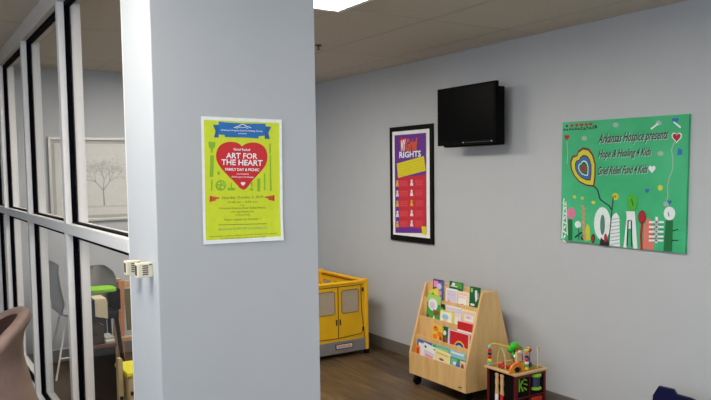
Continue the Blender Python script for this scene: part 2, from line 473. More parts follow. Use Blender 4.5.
sh.text(m, 'Arkansas Hospice is a nonprofit organization serving children and families in our community', (95, 730), (486, 706), 8, 2, 0)
sh.text(m, 'for information please contact the grief center', (165, 740), (425, 726), 8, 2, 0)
split_build(m, 'event_details', c('poster_ink_olive', (92, 104, 30)), poster)
m = MB(); sh.text(m, 'Sponsored by Mill HD Consulting LLC', (150, 689), (434, 676), 13, 2, 0)
split_build(m, 'sponsor_line', c('poster_ink_teal', (60, 150, 130)), poster)
m = MB()
for sgn, x in ((1, 95), (-1, 468)):
    y = 509 if sgn > 0 else 502
    sh.poly(m, [(x, y-15), (x+26*sgn, y-13), (x+38*sgn, y-10), (x+56*sgn, y-8), (x+56*sgn, y-2), (x+36*sgn, y+2), (x+34*sgn, y+10), (x+20*sgn, y+13), (x, y+15)], 2)
split_build(m, 'pointing_hands', c('poster_hand_red', (205, 84, 30)), poster)
m = MB()
for sgn, x in ((1, 95), (-1, 468)):
    y = 509 if sgn > 0 else 502
    sh.rect(m, x, y-17, x+9*sgn, y+17, 3)
split_build(m, 'hand_cuffs', MATS['poster_red'], poster)

# ================================================================== FRAMED RIGHTS POSTER (right wall)
FY0, FY1, FZ0, FZ1 = 4.425, 5.003, .975, 1.928
fp = thing('framed_poster', 'black framed purple and red rights poster left of the television', 'framed poster', (XW, (FY0+FY1)/2, FZ0))
fw = .038; xf = XW-.018
m = MB().box((xf, FY0, FZ0), (XW, FY0+fw, FZ1), .003).box((xf, FY1-fw, FZ0), (XW, FY1, FZ1), .003)
m.box((xf, FY0+fw, FZ0), (XW, FY1-fw, FZ0+fw+.01), .003).box((xf, FY0+fw, FZ1-fw), (XW, FY1-fw, FZ1), .003)
m.build('frame', mat('black_frame', (5, 5, 5), .5, spec=.15), fp)
bx((XW-.016, FY0+fw, FZ0+fw), (XW, FY1-fw, FZ1-fw)).build('white_border', MATS['poster_white'], fp)
def fP(a, b, d): return Vector((XW-.0162-d, FY1-a, FZ1+b))
# drawing: crop units of (380..440,115..250) at 5.714/px
fs = Sheet([(55, 75), (305, 47), (308, 743), (60, 711)], FY1-FY0, FZ1-FZ0, fP, .0006)
m = MB(); fs.poly(m, [(84, 118), (268, 101), (270, 676), (88, 672)], 1); split_build(m, 'purple_field', c('print_purple', (104, 44, 150)), fp)
m = MB(); fs.poly(m, [(104, 358), (266, 340), (266, 640), (262, 652), (112, 632)], 2); split_build(m, 'red_panel', c('print_red', (205, 36, 52)), fp)
m = MB()
for j in range(5):
    y = 372 + j*58
    fs.rect(m, 112, y, 164, y+38, 3); fs.rect(m, 204, y-3, 250, y+37, 3)
split_build(m, 'rights_boxes', c('print_light_red', (214, 50, 66)), fp)
m = MB()
for j in range(5):
    y = 372 + j*58
    for q in range(3):
        fs.line(m, [(116, y+8+q*10), (158, y+6+q*10)], 2.2, 4); fs.line(m, [(208, y+5+q*10), (246, y+3+q*10)], 2.2, 4)
split_build(m, 'rights_text', c('print_pink', (226, 96, 108)), fp)
m = MB(); fs.poly(m, [(98, 278), (256, 234), (266, 318), (104, 360)], 3); split_build(m, 'yellow_banner', c('print_yellow', (226, 212, 20)), fp)
m = MB()
for q in range(5): fs.line(m, [(108, 290+q*15), (254, 252+q*15)], 2.5, 4)
split_build(m, 'banner_text', c('print_olive', (204, 188, 24)), fp)
m = MB(); fs.poly(m, [(242, 636), (270, 638), (270, 708-20), (244, 680)], 4); split_build(m, 'yellow_tag', MATS['print_yellow'], fp)
m = MB(); fs.text(m, 'RIGHTS', (112, 246), (238, 236), 34, 3, .03)
fs.text(m, 'MY', (122, 205), (150, 198), 60, 3, .05)
split_build(m, 'white_title', MATS['poster_ink_white'], fp)
m = MB(); fs.text(m, 'Grief', (150, 205), (218, 196), 68, 3, .05); fs.text(m, 'bill of', (108, 212), (124, 205), 8, 3, 0)
split_build(m, 'orange_title', c('print_orange', (224, 92, 40)), fp)
m = MB(); fs.poly(m, [(112, 150), (124, 120), (136, 140), (150, 125), (152, 205), (124, 210)], 2); split_build(m, 'title_splash', MATS['print_red'], fp)
m = MB(); m2 = MB()
for j in range(5):
    y = 372 + j*58
    a = m if j % 2 else m2; b = m2 if j in (2,) else m
    fs.circle(a, (101, y+8), 6, 8, 4, 10); fs.poly(a, [(95, y+16), (107, y+16), (110, y+36), (92, y+36)], 4)
    fs.circle(b, (184, y+4), 6, 8, 4, 10); fs.poly(b, [(178, y+12), (190, y+12), (194, y+32), (174, y+32)], 4)
split_build(m, 'white_figures', c('print_figure_white', (232, 222, 232)), fp)
split_build(m2, 'yellow_figures', c('print_gold', (236, 176, 50)), fp)

# ================================================================== TELEVISION
TX = 3.38; TY0, TY1, TZ0, TZ1 = 3.542, 4.150, 1.738, 2.151
tv = thing('television', 'black flat screen television mounted high on the grey wall', 'television', (XW, 3.85, 1.72))
bx((TX, TY0, TZ0), (TX+.03, TY1, TZ1), .004).build('bezel', mat('tv_black_gloss', (3, 3, 4), .6, spec=.08), tv)
bx((TX-.001, TY0+.018, TZ0+.028), (TX+.002, TY1-.018, TZ1-.018)).build('screen', mat('tv_screen', (2, 2, 3), .35, spec=.05), tv)
bx((TX+.03, TY0+.004, TZ0-.012), (TX+.09, TY1-.03, TZ1-.034), .008).build('rear_housing', mat('tv_back', (4, 4, 5), .7, spec=.1), tv)
m = MB().box((TX+.09, 3.78, 1.86), (TX+.105, 3.92, 2.03)).box((TX+.105, 3.82, 1.92), (XW-.012, 3.88, 1.97)).box((XW-.012, 3.77, 1.85), (XW, 3.93, 2.04))
m.build('wall_bracket', BLACK, tv)
m = MB()
for y in (3.575, 3.86): m.box((TX-.002, y, TZ0+.012), (TX+.001, y+.012, TZ0+.018))
m.build('indicator', c('indicator_white', (190, 190, 190)), tv)
bx((TX-.0015, 3.6, TZ0+.012), (TX+.001, 3.84, TZ0+.017)).build('logo_strip', c('strip_dark_grey', (40, 40, 42)), tv)

# ================================================================== PAINTED CANVAS
CY0, CY1, CZ0, CZ1 = 2.272, 3.128, 1.100, 1.844
cr_ = math.radians(-.75)   # hangs very slightly crooked
cm = Vector((0, (CY0+CY1)/2, (CZ0+CZ1)/2)); CW, CH = CY1-CY0, CZ1-CZ0
def cP(a, b, d):
    y = CW/2 - a; z = b + CH/2
    return Vector((XW-.018-d, cm.y + y*math.cos(cr_) + z*math.sin(cr_), cm.z - y*math.sin(cr_) + z*math.cos(cr_)))
cv = thing('painted_canvas', 'green childlike painting with hearts, flowers and handwritten words', 'painting', (XW, cm.y, CZ0))
GRN = mat('canvas_green', (68, 188, 130), .6, rgb2=(48, 172, 114), nscale=4)
m = MB(); vs = [cP(a, b, d) for d in (0, -.0175) for a, b in ((0, 0), (CW, 0), (CW, -CH), (0, -CH))]
m.add(vs, [(0,1,2,3), (7,6,5,4), (0,4,5,1), (1,5,6,2), (2,6,7,3), (3,7,4,0)])
m.build('canvas', GRN, cv)
cs = Sheet([(31, 57), (340, 36), (338, 378), (26.5, 354.5)], CW, CH, cP, .0007)
INK = c('paint_dark', (24, 30, 34)); PW_ = c('paint_white', (232, 240, 240)); PR = c('paint_red', (176, 22, 40)); PG = c('paint_dark_green', (8, 110, 56))
PY = c('paint_yellow', (206, 206, 50)); PB = c('paint_blue', (24, 110, 180)); PP = c('paint_pink', (226, 120, 160)); PS = c('paint_salmon', (226, 120, 104))
PLG = c('paint_leaf', (70, 180, 40)); PM = c('paint_maroon', (112, 24, 34)); PGR = c('paint_grey', (160, 186, 176)); PLB = c('paint_light_blue', (70, 160, 220))
# top left row of hearts and dots
m = MB(); 
for k, x in enumerate((55, 67, 79, 91, 102)): cs.heart(m, (x, 65-k*.9), 9, 9, 2)
for x, y, s, r in ((42, 94, 13, 15, ), (312, 92, 19, 21)): cs.heart(m, (x, y), s, r, 2)
split_build(m, 'red_hearts', PR, cv)
m = MB(); cs.heart(m, (312, 92), 25, 27, 1); cs.heart(m, (254, 170), 17, 19, 1)
split_build(m, 'white_hearts', PW_, cv)
m = MB()
for k in range(12): cs.circle(m, (36+k*7.2, 74-k*.6+(k % 2)*1.5), 2.3, 2.0, 1, 8)
for x in (42, 114): cs.circle(m, (x, 66), 3, 3, 1, 8)
cs.line(m, [(33, 77), (60, 75), (90, 74), (118, 70)], 1.4, 1)
# writing
T = dict(bold=.0, shear=.45)
cs.text(m, 'Arkansas Hospice presents', (120, 108), (292, 95), 23, 1, .012, .5)
cs.text(m, 'Hope & Healing 4 Kids', (120, 144), (252, 136), 19, 1, .012, .5)
cs.text(m, 'Grief Relief Fund 4 Kids', (120, 186), (244, 179), 20, 1, .012, .5)
split_build(m, 'handwriting', INK, cv)
m = MB()
cs.text(m, 'Arkansas Hospice presents', (122, 110), (294, 97), 23, .5, .02, .5)
cs.text(m, 'Hope & Healing 4 Kids', (122, 146), (254, 138), 19, .5, .02, .5)
cs.text(m, 'Grief Relief Fund 4 Kids', (122, 188), (246, 181), 20, .5, .02, .5)
split_build(m, 'pale_underwriting', PGR, cv)
# concentric balloon
def blob(k):
    base = [(84, 122), (97, 125), (107, 138), (113, 160), (113, 190), (110, 214), (92, 212), (75, 204), (62, 190), (54, 172), (53, 155), (58, 143), (68, 140), (72, 130)]
    cx, cy = 86, 172; return [(cx+(x-cx)*k, cy+(y-cy)*k) for x, y in base]
for k, (sc, mm, nm) in enumerate(((1.08, PM, 'outline_ring'), (.96, PY, 'yellow_ring'), (.70, PM, 'maroon_ring'), (.62, PB, 'blue_ring'), (.42, PW_, 'pale_ring'), (.36, PG, 'green_ring'), (.18, PR, 'red_core'))):
    m = MB(); cs.poly(m, blob(sc), k+1); split_build(m, nm, mm, cv)
m = MB()
cs.line(m, [(112, 216), (120, 224), (124, 238), (127, 248), (138, 256), (150, 264), (155, 272)], 3.2, 1)
cs.line(m, [(160, 240), (158, 262), (155, 300), (151, 345), (149, 364)], 2.4, 3)
cs.circle(m, (82, 347), 3, 6, 1); cs.circle(m, (110, 348), 5, 12, 1)
cs.line(m, [(72, 318), (74, 352)], 2, 1); cs.line(m, [(64, 346), (82, 332)], 4, 1)
cs.poly(m, [(126, 364), (130, 344), (138, 352), (146, 344), (150, 366)], 3)
cs.line(m, [(198, 300), (196, 362)], 3, 4); cs.line(m, [(206, 300), (208, 364)], 3, 4); cs.line(m, [(197, 300), (205, 298)], 2, 4)
cs.line(m, [(308, 322), (320, 318)], 2.4, 2); cs.line(m, [(306, 346), (321, 346)], 2.4, 2)
cs.line(m, [(298, 286), (296, 276)], 2, 4); cs.line(m, [(206, 246), (210, 262)], 2, 5)
split_build(m, 'dark_strokes', INK, cv)
m = MB()
cs.circle(m, (133, 309), 21, 42, 2); cs.poly(m, [(152, 364), (154, 300), (160, 286), (168, 280), (176, 292), (178, 366)], 2)
cs.poly(m, [(187, 368), (194, 290), (192, 276), (214, 276), (216, 300), (222, 370), (212, 370), (206, 320), (198, 320), (194, 368)], 3)
cs.circle(m, (299, 279), 14, 17, 3); cs.circle(m, (71, 313), 8, 9, 1)
for y in (302, 314, 326, 338, 348): cs.line(m, [(251, y), (284, y-1)], 5, 3)
cs.line(m, [(268, 290), (268, 352)], 6, 3)
for k in range(9): cs.line(m, [(33+(k % 2)*5, 258+k*12), (40-(k % 2)*5, 264+k*12)], 4, 1)
cs.line(m, [(35, 248), (30, 350)], 3, 1); cs.line(m, [(40, 256), (44, 340)], 2.4, 1)
for x, y, q in ((258, 66, 1), (312, 62, -1)): cs.line(m, [(x-7, y+6*q), (x+8, y-6*q)], 4, 2)
split_build(m, 'white_shapes', PW_, cv)
m = MB()
for j in range(8): cs.line(m, [(155, 298+j*9), (177, 294+j*9)], 1.2, 4)
cs.circle(m, (134, 312), 6, 26, 4); 
for y in (308, 320, 332, 343): cs.line(m, [(252, y), (283, y-1)], 1.2, 4)
split_build(m, 'grey_shading', c('paint_dusty_green', (80, 130, 110)), cv)
m = MB(); cs.circle(m, (54, 285), 10, 15, 1); split_build(m, 'pink_flower', PP, cv)
m = MB(); cs.rect(m, 46, 300, 57, 354, 1); cs.poly(m, [(290, 296), (308, 296), (307, 374), (286, 374)], 2); split_build(m, 'dark_green_stems', PG, cv)
m = MB(); cs.circle(m, (207, 254), 13, 21, 4); split_build(m, 'green_head', PLG, cv)
m = MB(); cs.circle(m, (232, 290), 8, 14, 3); cs.line(m, [(233, 300), (230, 336), (232, 370)], 6, 2); cs.circle(m, (142, 345), 4, 11, 4); cs.circle(m, (110, 348), 2.4, 8, 2)
split_build(m, 'red_flower', PR, cv)
m = MB(); cs.circle(m, (232, 290), 10, 17, 2); split_build(m, 'flower_rim', PM, cv)
m = MB(); cs.poly(m, [(236, 370), (238, 310), (246, 290), (256, 300), (262, 330), (262, 371)], 1); split_build(m, 'salmon_shape', PS, cv)
m = MB()
for k in range(7): cs.line(m, [(82 + k*.6, 266+k*13), (87+k*.6, 274+k*13)], 6, 2)
split_build(m, 'striped_stalk', c('paint_tan', (206, 150, 110)), cv)
m = MB(); cs.circle(m, (165, 240), 8, 9, 2); cs.circle(m, (62, 243), 4, 4, 1); cs.circle(m, (82, 246), 4, 4, 1); cs.circle(m, (110, 256), 5, 4, 1); cs.circle(m, (275, 216), 6, 7, 1); cs.poly(m, [(92, 354), (90, 325), (95, 310), (101, 320), (103, 352)], 1)
split_build(m, 'yellow_spots', PY, cv)
m = MB(); cs.circle(m, (165, 240), 3, 3.5, 3); split_build(m, 'flower_centre', c('paint_orange', (200, 120, 30)), cv)
m = MB(); cs.heart(m, (308, 52), 16, 16, 1); cs.poly(m, [(316, 118), (326, 122), (326, 134), (314, 136)], 1); cs.heart(m, (243, 224), 11, 13, 1); cs.heart(m, (298, 251), 11, 12, 1); split_build(m, 'blue_hearts', PB, cv)
m = MB(); 
for x, y in ((86, 96), (164, 63), (268, 58), (274, 132), (290, 256)): cs.circle(m, (x, y), 7, 6, 1)
cs.line(m, [(307, 104), (300, 122), (304, 146), (304, 170), (296, 192), (292, 214), (294, 236), (290, 252)], 2.4, 1)
cs.line(m, [(42, 104), (44, 130), (43, 160)], 1.8, 1)
split_build(m, 'faded_marks', PGR, cv)

# ================================================================== SCHOOL BUS PLAY PEN
BX0, BX1, BY0, BY1 = 2.755, 3.372, 5.08, 5.87
bus = thing('bus_play_pen', 'yellow school bus shaped play pen with open top beside the pier', 'play pen', ((BX0+BX1)/2, (BY0+BY1)/2, 0))
YEL = mat('yellow_fabric', (234, 178, 6), .55, noise=.08, nscale=9, bump=.1); YEL2 = mat('yellow_rail', (240, 182, 14), .4)
GRYF = mat('grey_fabric', (128, 124, 122), .8, noise=.08); SEAM = c('black_piping', (22, 18, 12)); MESH = mat('beige_mesh', (170, 160, 142), .8, noise=.1, nscale=120)
ZT = .635
m = MB().box((BX0+.02, BY0+.012, .14), (BX1-.02, BY0+.026, ZT-.015))
m.build('rear_panel', YEL, bus)
bx((BX0+.012, BY0+.006, .035), (BX1-.012, BY0+.03, .14), .006).build('bumper_panel', GRYF, bus)
# right side wall, with real window openings (mesh)
def side(xa, xb):
    s = MB(); s.box((xa, BY0+.03, .14), (xb, BY1-.03, .36)).box((xa, BY0+.03, .56), (xb, BY1-.03, ZT-.015))
    n = 4; L = (BY1-BY0-.06)/n
    for k in range(n+1):
        yc = BY0+.03+L*k; s.box((xa, max(yc-.025, BY0+.03), .36), (xb, min(yc+.025, BY1-.03), .56))
    return s
side(BX1-.024, BX1-.014).build('side_panel', YEL, bus); side(BX0+.014, BX0+.024).build('side_panel', YEL, bus)
meshmat = glass_mat('window_mesh'); nt = meshmat.node_tree
for n_ in list(nt.nodes):
    if n_.type == 'BSDF_GLOSSY':
        d_ = nt.nodes.new('ShaderNodeBsdfDiffuse'); d_.inputs['Color'].default_value = lin((190, 182, 165))
        mx_ = [q for q in nt.nodes if q.type == 'MIX_SHADER'][0]; nt.links.new(d_.outputs[0], mx_.inputs[2])
        for l in list(mx_.inputs[0].links): nt.links.remove(l)
        mx_.inputs[0].default_value = .5; nt.nodes.remove(n_)
for xa in (BX1-.020, BX0+.018):
    L = (BY1-BY0-.06)/4; mm = MB()
    for k in range(4): mm.box((xa, BY0+.055+L*k, .36), (xa+.002, BY0+.005+L*(k+1), .56))
    mm.build('side_window', meshmat, bus)
bx((BX0+.012, BY0+.03, .035), (BX0+.03, BY1-.03, .14)).build('side_skirt', GRYF, bus); bx((BX1-.03, BY0+.03, .035), (BX1-.012, BY1-.03, .14)).build('side_skirt', GRYF, bus)
bx((BX0+.02, BY1-.03, .04), (BX1-.02, BY1-.012, ZT-.015)).build('front_panel', YEL, bus)
bx((BX0+.03, BY0+.03, .04), (BX1-.03, BY1-.03, .07), .01).build('floor_mat', mat('navy_mat', (40, 46, 70), .8), bus)
for (xx, yy) in ((BX0+.018, BY0+.018), (BX1-.018, BY0+.018), (BX0+.018, BY1-.018), (BX1-.018, BY1-.018)):
    p = MB().box((xx-.016, yy-.016, .035), (xx+.016, yy+.016, ZT), .006).build('corner_post', YEL2, bus)
    MB().sphere((xx, yy, ZT+.004), .019, (1, 1, .7)).build('post_cap', YEL2, p, smooth=True)
    bx((xx-.018, yy-.018, 0), (xx+.018, yy+.018, .035), .004).build('foot', BLACK, bus)
for a_, b_ in (((BX0+.03, BY0+.018), (BX1-.03, BY0+.018)), ((BX0+.03, BY1-.018), (BX1-.03, BY1-.018)), ((BX0+.018, BY0+.03), (BX0+.018, BY1-.03)), ((BX1-.018, BY0+.03), (BX1-.018, BY1-.03))):
    MB().tube([(a_[0], a_[1], ZT-.008), (b_[0], b_[1], ZT-.008)], .014, 10).build('top_rail', YEL2, bus, smooth=True)
m = MB().tube([(BX1-.006, BY0+.04, ZT-.026), (BX1-.006, BY1-.04, ZT-.026)], .004, 6).tube([(BX1-.032, BY0+.04, ZT-.026), (BX1-.032, BY1-.04, ZT-.026)], .004, 6)
m.build('rail_piping', c('red_piping', (140, 40, 16)), bus)
yf = BY0+.010
xc = (BX0+BX1)/2+.008
d = MB()
d.box((xc-.003, yf, .165), (xc+.003, yf+.003, .60)); d.box((BX0+.03, yf, .598), (BX1-.05, yf+.003, .603)); 
d.tube([(BX0+.03, yf+.001, .17), (xc, yf+.001, .165), (BX1-.07, yf+.001, .18), (BX1-.055, yf+.001, .21)], .003, 6)
d.tube([(BX1-.072, yf+.001, .60), (BX1-.068, yf+.001, .40), (BX1-.05, yf+.001, .24), (BX1-.04, yf+.001, .14)], .003, 6)
d.build('door_piping', SEAM, bus)
for sgn in (-1, 1):
    xa = xc+sgn*.035; xb = xc+sgn*.20
    w_ = bx((xa, yf+.0005, .375), (xb, yf+.003, .565), .0012).build('rear_window', c('window_taupe', (176, 160, 136)), bus)
    e = MB(); x0_, x1_ = min(xa, xb), max(xa, xb)
    e.tube([(x0_+.012, yf, .372), (x1_-.012, yf, .372), (x1_+.002, yf, .385), (x1_+.002, yf, .555), (x1_-.012, yf, .568), (x0_+.012, yf, .568), (x0_-.002, yf, .555), (x0_-.002, yf, .385), (x0_+.012, yf, .372)], .0035, 6)
    e.build('window_border', c('ochre_piping', (150, 104, 10)), w_, smooth=True)
    MB().box((xc+sgn*.018-.006, yf-.003, .275), (xc+sgn*.018+.006, yf+.003, .325), .002).build('door_handle', c('handle_brown', (60, 36, 18)), bus)
for z in (.2, .54): bx((BX1-.062, yf-.004, z), (BX1-.045, yf+.003, z+.035), .002).build('hinge', SEAM, bus)
pl = bx((xc-.035, BY0, .075), (xc+.135, BY0+.008, .118), .001).build('licence_plate', SEAM, bus)
bx((xc-.028, BY0-.001, .081), (xc+.128, BY0+.002, .112)).build('plate_face', c('plate_white', (225, 205, 190)), pl)
psh = Sheet([(0, 0), (156, 0), (156, 31), (0, 31)], .156, .031, lambda a, b, d: Vector((xc-.028+a, BY0-.0012-d, .112+b)), .0004)
m = MB(); psh.text(m, 'SCHOOL BUS', (16, 23), (142, 23), 14, 1, .03); m.build('plate_lettering', c('plate_red', (200, 50, 30)), pl)

# ================================================================== BOOK DISPLAY
SY0, SY1 = 3.545, 4.165
lipz = [.238, .365, .500, .635]; lipx = [3.118, 3.160, 3.200, 3.240]
rack = thing('book_display', 'birch plywood book display on casters with four tiers of books', 'bookshelf', (3.32, (SY0+SY1)/2, 0))
prof = [(3.115, .08), (3.115, .235), (3.262, .725), (3.272, .738), (3.395, .738), (3.402, .725), (3.54, .235), (3.54, .08)]
for y in (SY0, SY1-.018):
    MB().prism(prof, lambda a, b, d: Vector((a, d, b)), y, y+.018).build('side_panel', BIRCH, rack)
ya, yb = SY0+.018, SY1-.018
floors = [.16, .31, .445, .58]
for k in range(4):
    z0 = .08 if k == 0 else floors[k-1]
    bx((lipx[k], ya, z0), (lipx[k]+.009, yb, lipz[k])).build('tier_front', BIRCH, rack)
    nx = lipx[k+1] if k < 3 else 3.275
    bx((lipx[k]+.009, ya, floors[k]-.009), (nx, yb, floors[k])).build('tier_floor', BIRCH, rack)
bx((3.275, ya, .571), (3.284, yb, .733)).build('top_back_panel', BIRCH, rack)
bx((3.284, ya, .715), (3.39, yb, .733)).build('top_rail', BIRCH, rack)
bx((3.16, ya, .08), (3.53, yb, .098)).build('base_board', BIRCH, rack)
for (xx, yy) in ((3.15, SY1-.05), (3.20, SY0+.07), (3.5, SY1-.05), (3.5, SY0+.05)):
    cs_ = MB().lathe((xx, yy-.012, .032), [(.012, 0), (.032, .001), (.032, .023), (.012, .024)], 18, 'y').build('caster', BLACK, rack, smooth=True)
    MB().box((xx-.02, yy-.018, .05), (xx+.02, yy+.018, .08), .003).build('caster_fork', mat('dark_metal', (40, 40, 42), .4, .8), cs_)
ms_ = MB()
ssh = Sheet([(0, 0), (40, 0), (40, 10), (0, 10)], .04, .01, lambda a, b, d: Vector((3.1165-d, SY0+.075-a, .112+b)), .0004)
ssh.rect(ms_, 0, 0, 34, 8, 1); ms_.build('maker_label', c('label_dark', (60, 52, 46)), rack)

PAPER = c('book_pages', (238, 234, 224))
def book(tier, y0, y1, zt, zb, cover, label, art=(), th=.007, off=.0, lean=.06, tilt=0.0, offx=.024):
    """a book standing face out; art: (material, [(s,t),...]) patches in 0..1 cover coordinates; or ('text', mat, str, s0,s1,t,h)"""
    zl = lipz[tier]; x0 = lipx[tier]+offx-off
    W = y1-y0; Hh = zt-zb
    yc = (y0+y1)/2
    def BP(a, b, d):     # a: from left edge (far side, +y) to right ; b: up from the base ; d: out of the cover
        aa = a-W/2; bb = b
        a2 = aa*math.cos(tilt)-bb*math.sin(tilt); b2 = aa*math.sin(tilt)+bb*math.cos(tilt)
        return Vector((x0 + (zb+b2-zl)*lean - d, yc - a2, zb + b2))
    t = thing('picture_book', label, 'book', BP(W/2, 0, -th/2), 'picture books on the book display')
    m = MB(); m.prism([(0, 0), (W, 0), (W, Hh), (0, Hh)], BP, -.0012, 0); m.prism([(0, 0), (W, 0), (W, Hh), (0, Hh)], BP, -th, -th+.0012)
    m.prism([(0, 0), (.002, 0), (.002, Hh), (0, Hh)], BP, -th+.0012, -.0012)
    m.build('cover', cover, t)
    m = MB(); m.prism([(.002, .002), (W-.002, .002), (W-.002, Hh-.002), (.002, Hh-.002)], BP, -th+.0012, -.0012); m.build('pages', PAPER, t)
    groups = {}
    for i, a in enumerate(art):
        if a[0] == 'text':
            _, mt, s, s0, s1, tt, hh = a
            shb = Sheet([(0, 0), (1, 0), (1, 1), (0, 1)], W, Hh, lambda p, q, d: BP(p, Hh+q, d), .0003)
            mm = MB(); shb.text(mm, s, (s0, tt), (s1, tt), hh, 1+i)
            mm.build('cover_lettering', mt, t)
        else:
            mt, pts = a
            mm = MB(); mm.add([BP(s*W, Hh*(1-v), .0003*(1+i)) for s, v in pts], [tuple(range(len(pts)))])
            mm.build('cover_art', mt, t)
    return t
def disc(cx, cy, rx, ry, n=16): return [(cx+rx*math.cos(2*PI*k/n), cy+ry*math.sin(2*PI*k/n)) for k in range(n)]
def rc(a, b, c_, d): return [(a, b), (c_, b), (c_, d), (a, d)]
K = {n: c('book_'+n, v) for n, v in dict(purple=(96, 40, 110), pink=(226, 150, 190), blue=(70, 110, 190), yellow=(232, 216, 60), green=(70, 160, 50), dkgreen=(10, 96, 52),
     white=(240, 238, 234), peach=(240, 200, 180), red=(206, 26, 34), orange=(232, 130, 30), cream=(240, 226, 180), ltblue=(150, 200, 224), lilac=(220, 206, 226),
     teal=(110, 190, 180), brown=(130, 80, 50), black=(24, 24, 26), ltgreen=(170, 214, 110), navy=(20, 50, 130), gold=(238, 196, 70), grey=(150, 150, 156)).items()}
b_ = book
# top tier
b_(3, 3.955, 4.075, .772, .585, K['purple'], 'tall purple and pink picture book at the top left of the display',
   [(K['pink'], rc(.08, .06, .5, .3)), (K['blue'], [(.45, .1), (.95, .05), (.95, .95), (.6, .8)]), (K['lilac'], disc(.6, .25, .22, .12)), (K['pink'], disc(.7, .5, .15, .1))])
b_(3, 3.968, 4.07, .705, .59, K['yellow'], 'small yellow book tilted in front of the purple one, top left',
   [(K['white'], disc(.5, .62, .3, .2)), (K['green'], disc(.35, .3, .15, .12)), (K['black'], disc(.5, .6, .08, .07)), (K['black'], rc(.6, .85, .95, .97))], off=.009, tilt=.35, th=.006)
b_(3, 3.75, 3.895, .778, .60, K['dkgreen'], 'dark green book with white lettering behind the open white pages',
   [(K['green'], [(.3, .0), (.9, .02), (.95, .25), (.4, .2)]), (K['white'], disc(.3, .1, .12, .06)), (K['white'], rc(.1, .16, .6, .2))], off=-.002)
b_(3, 3.795, 3.915, .727, .600, K['white'], 'white and lilac book cover left of the peach one on the top tier',
   [(K['lilac'], rc(.08, .08, .92, .92)), ('text', K['grey'], 'Once upon', .2, .8, .35, .06), (K['pink'], disc(.3, .7, .12, .08))], off=.009)
b_(3, 3.672, 3.79, .722, .597, K['cream'], 'peach book with a small dark picture on the top tier',
   [(K['peach'], rc(.06, .08, .86, .94)), (K['white'], rc(.12, .2, .8, .7)), ('text', K['red'], 'My Day', .2, .7, .35, .1), (K['black'], disc(.45, .75, .12, .08)), (K['grey'], disc(.7, .78, .1, .07))], off=.009)
b_(3, 3.568, 3.672, .768, .585, K['dkgreen'], 'dark green book with a white figure at the top right end',
   [(K['white'], [(.5, .12), (.7, .1), (.75, .45), (.6, .55), (.5, .3)]), (K['ltgreen'], rc(.1, .05, .3, .2)), (K['white'], rc(.12, .62, .5, .7)), (K['white'], disc(.3, .84, .2, .06)), (K['grey'], disc(.82, .3, .1, .12))], off=.004)
# second tier
b_(2, 3.948, 4.1, .665, .462, K['green'], 'green picture book with a white oval leaning at the left of the second tier',
   [(K['ltgreen'], rc(0, 0, 1, .3)), (K['white'], disc(.45, .35, .35, .22)), (K['lilac'], disc(.4, .38, .2, .12)), (K['brown'], [(.5, .5), (.95, .55), (.95, .65), (.6, .72)]), (K['white'], [(.4, .98), (.6, .7), (.75, .98)]), (K['purple'], disc(.12, .85, .1, .12))], off=.002, tilt=-.05)
b_(2, 3.90, 3.955, .612, .47, K['black'], 'narrow black picture book beside the green one on the second tier',
   [(K['green'], disc(.5, .3, .35, .15)), (K['white'], disc(.5, .7, .3, .1))], off=-.004)
b_(2, 3.788, 3.932, .575, .46, K['yellow'], 'white square book with a yellow border on the second tier',
   [(K['white'], rc(.03, .08, .86, 1)), (K['ltblue'], disc(.4, .4, .25, .16)), (K['peach'], disc(.4, .65, .2, .14))], off=.009)
b_(2, 3.718, 3.885, .612, .462, K['white'], 'pinkish white book behind the yellow bordered one',
   [(K['lilac'], rc(.04, .05, .96, .3)), (K['peach'], rc(.1, .35, .9, .95)), (K['white'], rc(.6, .4, .85, .9))])
b_(2, 3.566, 3.704, .612, .462, K['cream'], 'peach pink book at the right end of the second tier',
   [(K['peach'], rc(.08, .08, .92, .95)), (K['white'], rc(.2, .2, .85, .5)), ('text', K['red'], 'ABC', .3, .7, .38, .12), (K['pink'], disc(.5, .72, .2, .12))], off=.006)
# third tier
b_(1, 3.868, 3.99, .462, .325, K['gold'], 'orange and yellow floral book at the left of the third tier',
   [(K['orange'], disc(.3, .2, .25, .14)), (K['orange'], disc(.7, .4, .25, .14)), (K['red'], disc(.8, .6, .14, .1)), (K['orange'], disc(.3, .6, .2, .14)), (K['red'], disc(.25, .12, .1, .06)), (K['orange'], disc(.75, .85, .2, .1))], tilt=-.08)
b_(1, 3.812, 3.868, .468, .325, K['dkgreen'], 'narrow dark green and white book beside the floral one',
   [(K['white'], disc(.4, .3, .3, .12)), (K['brown'], disc(.6, .6, .3, .14)), (K['red'], rc(.5, .7, .9, .9))])
b_(1, 3.78, 3.811, .462, .325, K['lilac'], 'thin lilac and blue booklet beside the red book', [(K['ltblue'], rc(.5, 0, .9, 1))])
b_(1, 3.568, 3.72, .528, .33, K['red'], 'bright red book rising behind the red rainbow book', [(K['white'], rc(0, .27, 1, .40))], off=-.004)
b_(1, 3.575, 3.778, .462, .325, K['red'], 'red book with a blue rainbow arch on the third tier',
   [(K['white'], rc(0, 0, .93, .04)), (K['gold'], disc(.5, .8, .27, .36)), (K['navy'], disc(.5, .82, .23, .3)), (K['ltblue'], disc(.5, .86, .16, .22)), (K['white'], disc(.42, .9, .12, .16)), (K['peach'], rc(.93, 0, 1, 1))], off=.009)
